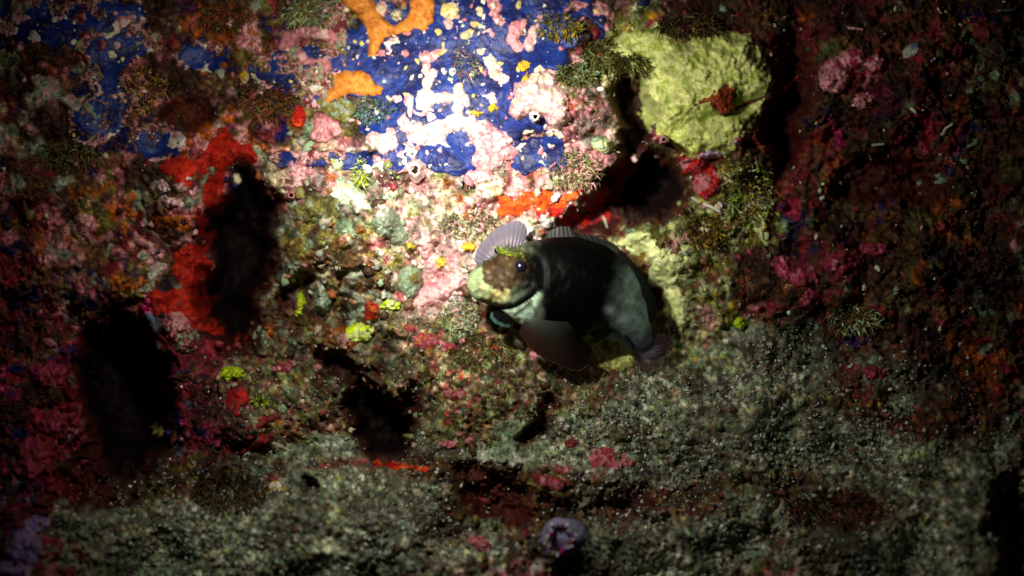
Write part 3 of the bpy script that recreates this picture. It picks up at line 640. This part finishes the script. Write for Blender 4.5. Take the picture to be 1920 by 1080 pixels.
V, F, K = nodules(x, y, 1.1 + 2.6 * r.random(len(x)) ** 2.5, pc * (.6 + .8 * r.random((len(x), 1))), 16, flat=.9, lift=.012)
tag(link_mesh('silt_grains', V, F, K, M_crust), 'loose grey and pale sand grains lying on the lower slope', 'sand grains', kind='stuff')
def mask_turf(x, y):
    bl = sstep(-.05, .1, bluef(x, y))
    return notfish(x, y) * (1 - .98 * bl) * np.clip(.22 + .8 * near('turf', x, y) + .5 * near('limerock', x, y) + .5 * near('silt', x, y) + .35 * near('rubble', x, y), 0, 1)
x, y, r = scatter(20000, mask_turf, 25)
n = len(x); cols = np.clip(region_pick(x, y, r.random(n), r.random(n)), .003, .9)
L = 5 + 10 * r.random(n) ** 1.5; th = r.random(n) * 2 * math.pi; h0 = samp(HH, x, y) - .02; up = L / 100 * (.6 + .8 * r.random(n)); cur = r.normal(0, 1.0, n)
V = np.zeros((n, 4, 2, 3)); sd_ = r.random(n) * 6.28
for s in range(4):
    t = s / 3; ang = th + cur * t; wd = 1.1 * (1 - t) + .3
    X = x + np.cos(ang) * L * .7 * t; Y = y + np.sin(ang) * L * .7 * t; H = h0 + up * t
    for k, sg in enumerate((-1, 1)): V[:, s, k] = P(X + sg * wd * np.cos(sd_), Y + sg * wd * np.sin(sd_), H)
i0 = (np.arange(n) * 8)[:, None] + (np.arange(3) * 2)[None]
F = np.stack([i0, i0 + 1, i0 + 3, i0 + 2], -1).reshape(-1, 4)
tag(link_mesh('turf_filaments', V.reshape(-1, 3), F, np.repeat(cols, 8, 0), M_weed), 'fine short filaments of turf weed furring the rock and slope', 'turf weed', kind='stuff')
# specks of crust on the blue sheet
def mask_bl(x, y): return sstep(0, .15, bluef(x, y)) * (y < 340) * (.35 + .65 * (fbm(x, y, 40, 2, 77) > 0))
x, y, r = scatter(2600, mask_bl, 35)
x = x[:650]; y = y[:650]; n = len(x)
pc = np.array([C['rose'], C['pale'], C['white'], C['cream'], C['yellow'], C['pink'], C['mint']])[r.integers(0, 7, n)]
V, F, K = nodules(x, y, 1.3 + 4.2 * r.random(n) ** 3, pc, 36, flat=.9, lift=.07, hf=lambda a, b: samp(HS, a, b))
crust('young_crust', 'crust patches', 'countless irregular little patches of pink and white crust breaking up the blue sheet', ['rose', 'pale', 'pink', 'white', 'cream'],
      field=lambda X, Y: np.minimum((fbm(X, Y, 30, 3, 811) - .74 + .34 * sstep(170, 280, Y) + .2 * sstep(560, 460, X)) * 22, (bluef(X, Y) + .05) * 60), box=(0, -140, 1110, 350), thick=.06, edge=4, ragged=2.5, rscale=9, grain=.03, cscale=30, lift=.06, step=1.8, kind='stuff')
crust('brown_film', 'crust film', 'broken film of brown, maroon and grey crust growing over the dim left part of the blue sheet', ['maroon', 'brown', 'rose', 'dbrown', 'olive', 'pink', 'sage'],
      field=lambda X, Y: np.minimum((fbm(X, Y, 42, 4, 911) - .12 + .5 * sstep(430, 640, X)) * 30, (bluef(X, Y) + .05) * 60), box=(-60, -140, 640, 350), thick=.09, edge=7, ragged=5, rscale=12, grain=.06, cscale=16, lift=.06, step=2.0, kind='stuff', lumps=.08)
def mask_fl(x, y): return (x > 1420) * (pitf(x, y) < .6) * .5 * (.3 + .7 * sstep(0, .5, fbm(x, y, 90, 2, 912)))
xf, yf, r2 = scatter(900, mask_fl, 45)
xf = xf[:230]; yf = yf[:230]
Vf, Ff, Kf = nodules(xf, yf, 1.2 + 3.2 * r2.random(len(xf)) ** 3, np.array([C['white'], C['mint'], C['lgrey'], C['cream'], C['rose']])[r2.integers(0, 5, len(xf))], 46, flat=.9, lift=.05, hf=lambda a, b: np.maximum(samp(HS, a, b), samp(HH, a, b)))
tag(link_mesh('pale_flecks', Vf, Ff, Kf, M_crust), 'tiny pale flecks sprinkled over the dark right wall', 'pale flecks', kind='stuff')  # flecks on the wall stand in for particles drifting in the water
tag(link_mesh('crust_specks', V, F, K, M_crust), 'tiny pale specks of young crust dotted over the blue sheet', 'crust specks', kind='stuff')

# ------------------------------------------------------------------ white worm tubes and shell bits
def tube(name, pts, r, colr, label, cat, group=None, lift=.07, material=None):
    pts = np.array(pts, float); n = 10; ns = 10; r = r * .82
    t = np.linspace(0, len(pts) - 1, n); X = np.interp(t, np.arange(len(pts)), pts[:, 0]); Y = np.interp(t, np.arange(len(pts)), pts[:, 1])
    X = X + .4 * r * np.sin(t * 5); Hh = np.maximum(samp(HH, X, Y), samp(HS, X, Y)) + lift
    dx = np.gradient(X); dy = np.gradient(Y); l = np.hypot(dx, dy) + 1e-9; nx, ny = -dy / l, dx / l
    a = np.linspace(0, 2 * math.pi, ns, endpoint=False); rr = r * (1 - .35 * np.linspace(0, 1, n)) * (1 + .12 * np.sin(np.arange(n) * 2.6))
    rr[0] *= .5; rr[-1] *= .4
    V = P(X[:, None] + nx[:, None] * rr[:, None] * np.cos(a), Y[:, None] + ny[:, None] * rr[:, None] * np.cos(a), Hh[:, None] + rr[:, None] / 100 * np.sin(a)).reshape(-1, 3)
    F = grid_faces(n, ns, True)
    c = np.clip(np.array(C[colr]) * (.85 + .25 * RNG.random((len(V), 1))), 0, .9)
    return tag(link_mesh(name, V, F, c, material or M_crust), label, cat, group)
TB = [
 ([(1296,370),(1312,380)], 3, 'white', 'short white tube at the upper end of the diagonal row below the crimson sponge'),
 ([(1318,382),(1340,390),(1354,402)], 4.5, 'white', 'thick white tube crossing below the crimson ribbed sponge'),
 ([(1346,380),(1356,388)], 5, 'white', 'round white tube stub above the thick white tube'),
 ([(1764,254),(1775,240),(1788,230)], 4, 'lgrey', 'slender pale tube slanting on the dim upper right rock'),
 ([(1706,202),(1722,214)], 4.5, 'mint', 'pale green tube stub left above the slender slanting one'),
 ([(1634,272),(1660,270)], 4, 'sage', 'level grey tube below the small fluffy crust'),
 ([(1870,20),(1905,18)], 4, 'slate', 'grey tube near the top right corner'),
 ([(1745,115),(1757,108)], 4, 'lilac', 'lilac tube stub beside the pale grey chip'),
 ([(1590,52),(1620,55)], 3.5, 'rose', 'pink thread tube near the top above the fluffy crust'),
 ([(1537,373),(1549,368)], 5, 'white', 'brightest white stub on the black rock right of the crimson sponge'),
 ([(1540,345),(1548,345)], 4, 'mint', 'small pale stub above the brightest white stub'),
 ([(1574,343),(1578,347)], 4.5, 'white', 'small pale stub right above the brightest white stub'),
 ([(1486,314),(1490,316)], 4.5, 'lgrey', 'faint grey stub on the black rock nearest the green sponge'),
 ([(1527,440),(1533,448)], 6, 'white', 'white stub ringed by dark red on the right slope'),
 ([(1576,424),(1580,426)], 4, 'lgrey', 'tiny grey stub right of the red ringed one'),
 ([(1630,292),(1636,300)], 4, 'lgrey', 'pale stub under the level grey tube'),
 ([(1529,230),(1531,233)], 4, 'cream', 'cream dot above the line of small pale stubs'),
 ([(1498,246),(1502,248)], 4, 'cream', 'cream dot nearest the right edge of the green sponge'),
 ([(1294,332),(1296,334)], 3.5, 'white', 'white dot on the crimson ribbed sponge'),
 ([(1130,405),(1140,428)], 2.2, 'mint', 'thin pale bristle rising behind the back of the fish'),
 ([(1640,500),(1652,508)], 6, 'mint', 'pale green stub low on the crimson bank'),
 ([(1618,535),(1622,545)], 6, 'lgrey', 'grey stub below the pale green one on the crimson bank'),
 ([(1676,540),(1684,552)], 8, 'sage', 'wide sage stub at the right end of the crimson bank'),
 ([(1760,620),(1766,612)], 5, 'palelime', 'yellowish stub alone on the far right slope'),
 ([(1723,684),(1725,686)], 3.5, 'white', 'tiny white dot on the dark far right slope'),
 ([(338,724),(342,728)], 3.5, 'white', 'tiny white dot right of the second cave'),
 ([(338,822),(341,826)], 4, 'lilac', 'tiny lilac dot low beside the second cave'),
 ([(4,316),(10,318)], 5, 'white', 'white stub at the left edge of the picture'),
 ([(84,402),(88,408)], 5, 'cream', 'cream stub on blue ground near the left edge'),
 ([(548,524),(552,530)], 4.5, 'cream', 'cream dot above the yellow green blade cluster'),
 ([(404,88),(408,90)], 5, 'cream', 'cream dot on dark rock at top left centre'),
 ([(578,546),(588,550)], 4, 'white', 'bright white chip on top of the pale sponge stub'),
 ([(716,548),(722,560)], 7, 'lgrey', 'pale chip between the grey ball and orange red sponge'),
]
for p_, r_, c_, lb in TB: tube('worm_tube', p_, r_, c_, lb, 'worm tube', 'white tubes and stubs on the reef', lift=.10)

# ------------------------------------------------------------------ small animals of the foreground
def dome(cx, cy, rx, ry, hgt, h0, colf, nr=24, ns=48, bumps=.0, seed=0):
    V = []; K = []
    for i in range(nr):
        ph = math.pi * .5 * (1 - i / (nr - 1)) * 1.12; a = np.linspace(0, 2 * math.pi, ns, endpoint=False)
        rr = math.sin(min(ph, math.pi)) if ph < math.pi / 2 else 1; z = math.cos(ph)
        w_ = 1 + bumps * fbm(np.cos(a) * 30 * rr + seed, np.sin(a) * 30 * rr, 12, 2, seed)
        X = cx + rx * rr * w_ * np.cos(a); Y = cy + ry * rr * w_ * np.sin(a)
        V.append(P(X, Y, h0 + hgt * z * w_)); K.append(colf(X, Y, np.full(ns, z)))
    return np.array(V).reshape(-1, 3), grid_faces(nr, ns, True), np.clip(np.array(K).reshape(-1, 3), .003, .9)
def anemone():
    cx, cy = 1058, 1006; h0 = float(samp(HS, cx, cy))
    root = empty('sea_anemone', P(cx, cy, h0), 'small purple anemone with white glints painted on its tentacles at the bottom centre', 'sea anemone')
    def cf(X, Y, z):
        n_ = fbm(X, Y, 14, 3, 5)[:, None]; return np.array(C['lilac']) * .28 * (1 + .6 * n_) + np.array(C['slate']) * .45
    V, F, K = dome(cx, cy, 46, 38, .45, h0 - .05, cf, bumps=.1, seed=3)
    link_mesh('column', V, F, K, M_fish, parent=root)
    r = random.Random(4)
    for k in range(22):
        a = k / 22 * 6.283; q = .35 + .45 * r.random(); X0 = cx - 8 + 36 * q * math.cos(a); Y0 = cy + 6 + 30 * q * math.sin(a); n = 7; ns = 8
        t = np.linspace(0, 1, n); X = X0 + math.cos(a) * 12 * t; Y = Y0 + math.sin(a) * 12 * t; H = h0 + .35 + .22 * np.sin(t * 2.4)
        rr = (4.2 * (1 - .55 * t)); rr[-1] = .5; b = np.linspace(0, 6.283, ns, endpoint=False)
        V = P(X[:, None] - math.sin(a) * rr[:, None] * np.cos(b), Y[:, None] + math.cos(a) * rr[:, None] * np.cos(b), H[:, None] + rr[:, None] / 100 * np.sin(b)).reshape(-1, 3)
        kc = [C['violet'], C['wine'], C['lilac'], C['moss']][k % 4]; K = np.tile(np.array(kc), (len(V), 1)); K[-ns * 3:] = np.array(C['white']) if k % 3 == 0 else K[-ns * 3:] * 1.5  # white tips on some tentacles are painted glints
        link_mesh('tentacle', V, grid_faces(n, ns, True), np.clip(K, 0, .9), M_fish, parent=root)
anemone()
def snail():
    cx, cy = 518, 915; h0 = float(samp(HS, cx, cy))
    root = empty('sea_snail', P(cx, cy, h0), 'tiny white and yellow snail shell on the grey silt at lower left', 'sea snail')
    n = 60; ns = 14; t = np.linspace(0, 1, n); a = t * 2 * math.pi * 2.6
    rad = 11 * (1 - t) ** 1.2 + .2; X = cx + rad * np.cos(a) ; Y = cy + rad * np.sin(a); H = h0 + .05 + .26 * t
    rr = 8 * (1 - t) ** 1.1 + .6; b = np.linspace(0, 6.283, ns, endpoint=False)
    V = P(X[:, None] + np.cos(a)[:, None] * rr[:, None] * np.cos(b), Y[:, None] + np.sin(a)[:, None] * rr[:, None] * np.cos(b), H[:, None] + rr[:, None] / 100 * np.sin(b)).reshape(-1, 3)
    K = np.where((np.arange(n) % 6 < 4)[:, None, None], np.array(C['white']), np.array(C['gold'])) * np.ones((n, ns, 1))
    link_mesh('shell', V, grid_faces(n, ns, True), K.reshape(-1, 3), M_fish, parent=root)
    V, F, K = dome(cx + 14, cy + 3, 8, 7, .14, h0 + .02, lambda X, Y, z: np.tile(np.array(C['gold']), (len(X), 1)))
    link_mesh('foot', V, F, K, M_fish, parent=root)
snail()

# ------------------------------------------------------------------ the fish
SPN = np.array([ # px, py, half height in the picture plane, half thickness, h of the axis
 (876, 536, 3, 3, 1.42), (879, 536, 15, 13, 1.42), (886, 535, 26, 24, 1.42), (897, 533, 34, 32, 1.42), (912, 531, 41, 40, 1.41), (932, 528, 50, 47, 1.38),
 (958, 528, 65, 52, 1.33), (990, 532, 81, 56, 1.27), (1028, 536, 91, 60, 1.20), (1070, 538, 95, 62, 1.14), (1112, 547, 90, 58, 1.08),
 (1148, 560, 72, 48, 1.02), (1173, 580, 53, 36, .96), (1190, 606, 37, 25, .88), (1201, 632, 25, 17, .80), (1208, 652, 19, 11, .74), (1211, 660, 6, 4, .72)])
def fish():
    n = 150; ns = 96
    sarc = np.concatenate([[0], np.cumsum(np.hypot(np.diff(SPN[:, 0]), np.diff(SPN[:, 1])))]); tt = np.linspace(0, 1, n); tt = sarc[-1] * (tt * .75 + .25 * tt ** 1.8)
    def cat(v):   # smooth resample
        y_ = np.interp(tt, sarc, v); k = np.array([1, 2, 3, 2, 1]) / 9
        z = np.convolve(np.pad(y_, 2, 'edge'), k, 'valid'); z[0] = y_[0]; z[-1] = y_[-1]; return z
    X, Y, A, B, H = [cat(SPN[:, k]) for k in range(5)]; H = H - .22
    dx = np.gradient(X); dy = np.gradient(Y); l = np.hypot(dx, dy)
    for _ in range(6):
        dx = np.convolve(np.pad(dx / l, 4, 'edge'), np.ones(9) / 9, 'valid'); dy = np.convolve(np.pad(dy / l, 4, 'edge'), np.ones(9) / 9, 'valid'); l = np.hypot(dx, dy)
    nx, ny = dy / l, -dx / l         # towards the back (up in the picture)
    a = np.linspace(0, 2 * math.pi, ns, endpoint=False)
    ca, sa = np.cos(a)[None], np.sin(a)[None]
    R = 1 + 0 * ca * A[:, None]
    PX = X[:, None] + nx[:, None] * A[:, None] * ca; PY = Y[:, None] + ny[:, None] * A[:, None] * ca; PH = H[:, None] + B[:, None] / 100 * sa
    # relief on the camera side: brow, cheek, lips, mouth groove, gill edge
    front = np.clip(sa, 0, 1) ** .5
    def bump(cx, cy, rx, ry, rot, d): 
        return d * np.exp(-ell(PX, PY, cx, cy, rx, ry, rot) ** 2) * front
    def line(pts, w_):
        q = np.full(PX.shape, 1e9)
        for (x0, y0), (x1, y1) in zip(pts[:-1], pts[1:]):
            ex, ey = x1 - x0, y1 - y0; t = np.clip(((PX - x0) * ex + (PY - y0) * ey) / (ex * ex + ey * ey), 0, 1)
            q = np.minimum(q, np.hypot(PX - x0 - t * ex, PY - y0 - t * ey))
        return np.exp(-(q / w_) ** 2)
    MOUTH = [(905, 566), (922, 575), (944, 578), (964, 575), (984, 564), (1003, 549)]
    GILL = [(1012, 478), (1022, 515), (1020, 555), (1004, 592), (985, 612)]
    dH = bump(975, 498, 16, 16, 0, .16) + bump(934, 474, 12, 10, 0, .10) + bump(925, 550, 26, 13, 15, .09) + bump(948, 592, 30, 8, 5, .07) + bump(900, 535, 20, 20, 0, .06)
    dH = dH - .16 * line(MOUTH, 4) * front + .05 * line([(x_, y_ - 9) for x_, y_ in MOUTH], 5) * front - .03 * line(GILL, 6) * front - .05 * line([(962, 560), (975, 548), (990, 540)], 3) * front
    dH = dH + (.035 * fbm(PX, PY, 9, 3, 61) + .02 * fbm(PX, PY, 26, 2, 66)) * front * (PX < 1010) + .015 * fbm(PX, PY, 16, 3, 67) * front
    PH = PH + dH
    # skin markings, with the flank's shade and rear highlights painted in
    K = np.zeros(PX.shape + (3,)); K[:] = np.array((.001, .001, .001))
    def paint(mask, c): 
        nonlocal K
        m = np.clip(mask, 0, 1)[..., None]; K = K * (1 - m) + np.array(C[c] if isinstance(c, str) else c) * m
    nz = fbm(PX, PY, 18, 4, 62); nf = fbm(PX, PY, 5, 3, 63)
    paint(sstep(1030, 985, PX + 12 * nz), (.10, .13, .08))
    paint(sstep(1.1, .8, ell(PX, PY, 905, 545, 50, 44) + .1 * nz), (.30, .39, .19))                # green snout
    paint(sstep(1.1, .6, ell(PX, PY, 935, 552, 26, 14, -10) + .2 * nz), (.44, .40, .16))           # yellow cheek
    paint(sstep(1.0, .6, ell(PX, PY, 906, 540, 10, 12) + .2 * nz) * .5, (.60, .50, .24))
    paint(sstep(1.12, .85, poly_sdf(PX, PY, [(903,497),(925,482),(950,470),(990,468),(1000,500),(980,530),(962,542),(940,546),(918,540),(905,525)]) * -.08 + 1 + .35 * nf + .2 * nz), (.045, .028, .012))  # brown forehead
    spots = [(915,510),(925,501),(936,490),(945,502),(929,515),(917,521),(940,520),(952,513),(942,532),(930,528),(957,497),(950,484)]
    for sx, sy in spots: paint(np.exp(-ell(PX, PY, sx, sy, 3.4, 3.0) ** 2 * 1.3) * .6 * (.5 + .5 * math.sin(sx * 7.1 + sy)), (.34, .26, .15))
    low = sstep(0, 6, (PY - np.interp(PX, [905, 922, 944, 964, 984, 1003, 1010], [566, 575, 578, 575, 564, 549, 545])))
    paint(sstep(968, 1000, PX + .35 * (PY - 500) + 9 * nz) * sstep(566, 540, PY + 6 * nz), (.002, .002, .0018)); paint(line([(960, 466), (975, 482), (972, 520)], 9) * .8, (.02, .016, .008))
    paint(low * (PX < 1016 + 5 * nz) * (PX > 906) * sstep(1022, 1004, PX + .35 * (PY - 560)) , (.42, .58, .42))                        # mint throat
    paint(low * sstep(608, 622, PY + 4 * nz) * (PX < 1030), (.05, .10, .075))
    K = K * (1 + .38 * fbm(PX, PY, 7, 3, 68) + .25 * fbm(PX, PY, 22, 2, 69))[..., None]
    paint(np.clip(1.3 * np.maximum(line(MOUTH, 4.2), line([(925, 577), (960, 577)], 4)), 0, 1), (.004, .005, .004))
    paint(line([(966, 590), (984, 577), (996, 566)], 4.2), (.008, .01, .008))
    paint(line([(972, 562), (986, 552), (998, 540)], 3.0) * .9, (.01, .012, .01))
    paint(line([(958, 552), (970, 544), (980, 536)], 2.6) * .7, (.015, .015, .01))
    paint(line(GILL, 3) * .7, (.01, .012, .012))
    rear = sstep(-26, 40, (PX - 1150) + .25 * (PY - 540) + 10 * nz)
    rear = rear * (.45 + .55 * sstep(1150, 1215, PX)); paint(rear, (.15, .23, .18)); paint(rear * sstep(.0, .8, fbm(PX, PY, 14, 3, 64)) * .6, (.26, .36, .34)); paint(rear * sstep(.1, .7, fbm(PX, PY, 11, 3, 65)) * .7, (.05, .08, .06))
    paint(np.exp(-ell(PX, PY, 1142, 582, 9, 8) ** 2) * .9, (.50, .62, .66)); paint(np.exp(-ell(PX, PY, 1168, 600, 16, 14) ** 2) * .5, (.34, .46, .46))  # two highlights painted into the rear skin colour
    paint(sstep(600, 655, PY) * (PX > 1150), (.035, .035, .06)); paint(sstep(30, -16, PX - 1146 + .3 * (PY - 540) + 8 * nz) * sstep(1015, 1045, PX), (.0008, .0008, .0008))  # tail's dark purple; flank's own dark colour blackened further as painted shade
    root = empty('blenny_fish', P(1080, 640, .5), 'blunt headed mottled blenny curled on the ledge, pale green snout and black flank, facing left', 'fish')
    o = link_mesh('body', P(PX, PY, PH).reshape(-1, 3), grid_faces(n, ns, True), np.clip(K, .0007, .9).reshape(-1, 3), M_fish, parent=root)
    # eyes
    for (ex, ey, eh, er) in ((976, 500, 1.64, 11.0), (933, 470, 1.30, 6.0)):
        c = P(ex, ey, eh)
        def ball(nm, cen, r_, m, par, sq=1.0):
            th = np.linspace(0, math.pi, 18)[:, None]; ph = np.linspace(0, 2 * math.pi, 28, endpoint=False)[None]
            v = np.stack([np.sin(th) * np.cos(ph), np.sin(th) * np.sin(ph), np.cos(th) * sq + 0 * ph], -1)
            # local z faces away from the wall, a little to the left
            z = -FWD * .9 + UPV * .25 - RIGHT * .38; z /= np.linalg.norm(z); xx = np.cross(UPV, z); xx /= np.linalg.norm(xx); yy = np.cross(z, xx)
            vv = v[..., 0:1] * xx + v[..., 1:2] * yy + v[..., 2:3] * z
            return link_mesh(nm, (cen + vv * r_ * S / 100).reshape(-1, 3), grid_faces(18, 28, True), (.1, .1, .1), m, parent=par, origin=None)
        e = ball('eye', c, er, M_iris, root)
        z = -FWD * .9 + UPV * .25 - RIGHT * .38; z /= np.linalg.norm(z)
        p_ = ball('pupil', c + z * er * .62 * S / 100, er * .58, M_pupil, e)
        p_.parent = e; p_.location = Vector(np.array(root.location) * 0)
    # fins: ray fans, each with thickness and rays standing proud
    def fin(name, base, tips, h0, h1, colf, mt, rays=14, bend=.0, m=40, k=90, curl=0):
        base = np.array(base, float); tips = np.array(tips, float)
        s = np.linspace(0, 1, k); bx = np.interp(s, np.linspace(0, 1, len(base)), base[:, 0]); by = np.interp(s, np.linspace(0, 1, len(base)), base[:, 1])
        tx = np.interp(s, np.linspace(0, 1, len(tips)), tips[:, 0]); ty = np.interp(s, np.linspace(0, 1, len(tips)), tips[:, 1])
        for arr in (tx, ty): arr[:] = np.convolve(np.pad(arr, 5, 'edge'), np.ones(11) / 11, 'valid')
        sc_ = 1 - .035 * (1 - np.abs(np.cos(s * math.pi * rays))) - .05 * np.clip(fbm(s * 100, s * 0, 9, 3, 71 + rays), 0, 1)   # scalloped margin
        t = np.linspace(0, 1, m)[:, None]
        X = bx + (tx - bx) * t * sc_; Y = by + (ty - by) * t * sc_
        H = h0 + (h1 - h0) * t + bend * np.sin(t * math.pi) + curl * (s[None] - .5) ** 2 * 4 * t + (.001 if name == 'dorsal_fin' else .005) * np.abs(np.cos(s * math.pi * rays))[None] ** 4
        U = np.stack([X, Y, H], -1); K = colf(X, Y, t + 0 * X, s[None] + 0 * X, np.abs(np.cos(s * math.pi * rays))[None] ** 6 * (0 if name == 'dorsal_fin' else 1) + 0 * X)
        V1 = P(X, Y, H + .012); V2 = P(X, Y, H - .012)
        V = np.concatenate([V1.reshape(-1, 3), V2.reshape(-1, 3)]); g = grid_faces(m, k); F = np.concatenate([g, g[:, ::-1] + m * k])
        rim = [(m - 1) * k + i for i in range(k)]; E = [[rim[i], rim[i + 1], rim[i + 1] + m * k, rim[i] + m * k] for i in range(k - 1)]
        E += [[i * k, (i + 1) * k, (i + 1) * k + m * k, i * k + m * k] for i in range(m - 1)] + [[i * k + k - 1 + m * k, (i + 1) * k + k - 1 + m * k, (i + 1) * k + k - 1, i * k + k - 1] for i in range(m - 1)]
        K2 = np.concatenate([K.reshape(-1, 3)] * 2)
        return link_mesh(name, V, np.concatenate([F, np.array(E)]), np.clip(K2, .003, .9), mt, parent=root)
    def mixc(c0, c1, ray, amt=.5):
        c0 = np.array(c0); c1 = np.array(c1)
        return lambda X, Y, t, s, r: (c0 * (1 - t[..., None]) + c1 * t[..., None]) * (1 - amt * r[..., None] * 1.0)
    fin('pectoral_fin', [(975, 480), (950, 478), (930, 492), (912, 508)], [(990, 436), (985, 418), (970, 412), (950, 416), (929, 429), (908, 446), (894, 464), (889, 484), (893, 500), (900, 508)],
        .92, .80, mixc((.14, .09, .14), (.26, .25, .33), 0, .12), M_fin, rays=16, bend=.05)
    pf_ = fin('pectoral_fin', [(986, 596), (1008, 598), (1035, 602), (1064, 604)], [(970, 618), (988, 648), (1010, 668), (1040, 684), (1070, 696), (1090, 698), (1108, 680), (1112, 650)],
        1.42, 1.05, lambda X, Y, t, s, r: (np.array((.045, .085, .06)) * (1 - t[..., None]) ** 1.4 * (1 - t[..., None] * 0) + np.array((.15, .055, .05)) * t[..., None]) * np.clip(1.15 - 1.25 * s[..., None], .06, 1) * (1 - .3 * r[..., None]), M_fin, rays=22, bend=.14)
    pf_['label'] = 'reddish brown near side pectoral fin spread downward'
    fin('dorsal_fin', [(1012, 452), (1040, 452), (1080, 450), (1120, 465), (1160, 492), (1192, 530), (1212, 570), (1216, 600)],
        [(1018, 446), (1030, 432), (1050, 422), (1068, 423), (1078, 436), (1110, 440), (1150, 455), (1185, 488), (1212, 522), (1230, 562), (1232, 596), (1224, 612)],
        .95, .9, lambda X, Y, t, s, r: (np.array((.012, .014, .01)) * (1 - t[..., None]) + np.where(s[..., None] < .3, np.array((.009, .010, .004)), np.array((.008, .012, .009))) * t[..., None]) * (1 - .25 * r[..., None]), M_fin, rays=30, k=200)
    fin('tail_fin', [(1192, 652), (1204, 662), (1222, 652)], [(1188, 674), (1198, 694), (1212, 702), (1230, 690), (1250, 670), (1266, 650), (1262, 634), (1246, 622), (1230, 628)],
        .56, .65, mixc((.03, .03, .08), (.09, .04, .05), 0, .25), M_fin2, rays=13, bend=.03)
    fin('anal_fin', [(1108, 628), (1140, 612), (1170, 620), (1186, 642)], [(1112, 646), (1138, 634), (1162, 642), (1184, 662)], .76, .6, mixc((.01, .015, .01), (.05, .08, .06), 0, .3), M_fin, rays=12)
    fin('pelvic_fin', [(934, 582), (950, 590), (960, 600)], [(920, 584), (918, 596), (926, 606), (942, 613), (956, 614), (964, 606)], 1.15, .95,
        lambda X, Y, t, s, r: np.where(t[..., None] > .72, np.array((.12, .26, .22)), np.array((.012, .012, .012))), M_fin, rays=5)
    # branched cirri above the eyes
    r = np.random.default_rng(8)
    for (bx, by, bh, n_) in ((968, 480, 1.50, 34), (942, 472, 1.36, 24)):
        V = []; F = []; K = []
        for i in range(n_):
            ang = -1.57 + r.normal(0, .75); L = 8 + 12 * r.random(); w0 = 1.9; ox, oy = r.normal(0, 6), r.normal(0, 3)
            for s in range(5):
                t = s / 4; aa = ang + r.normal(0, .2); x = bx + ox + math.cos(aa) * L * t; y = by + oy + math.sin(aa) * L * t; h = bh + .12 * t
                wd = w0 * (1 - t) + .5
                V += [P(x - wd * math.sin(ang), y + wd * math.cos(ang) * .5, h), P(x + wd * math.sin(ang), y - wd * math.cos(ang) * .5, h + .01)]
                c = np.array(C[['lime', 'moss', 'sponge'][i % 3]]) * .6; K += [c, c]
                if s < 4: b0 = i * 10 + s * 2; F.append([b0, b0 + 1, b0 + 3, b0 + 2])
        link_mesh('cirrus', np.array(V), F, np.array(K), M_weed, parent=root)
fish()
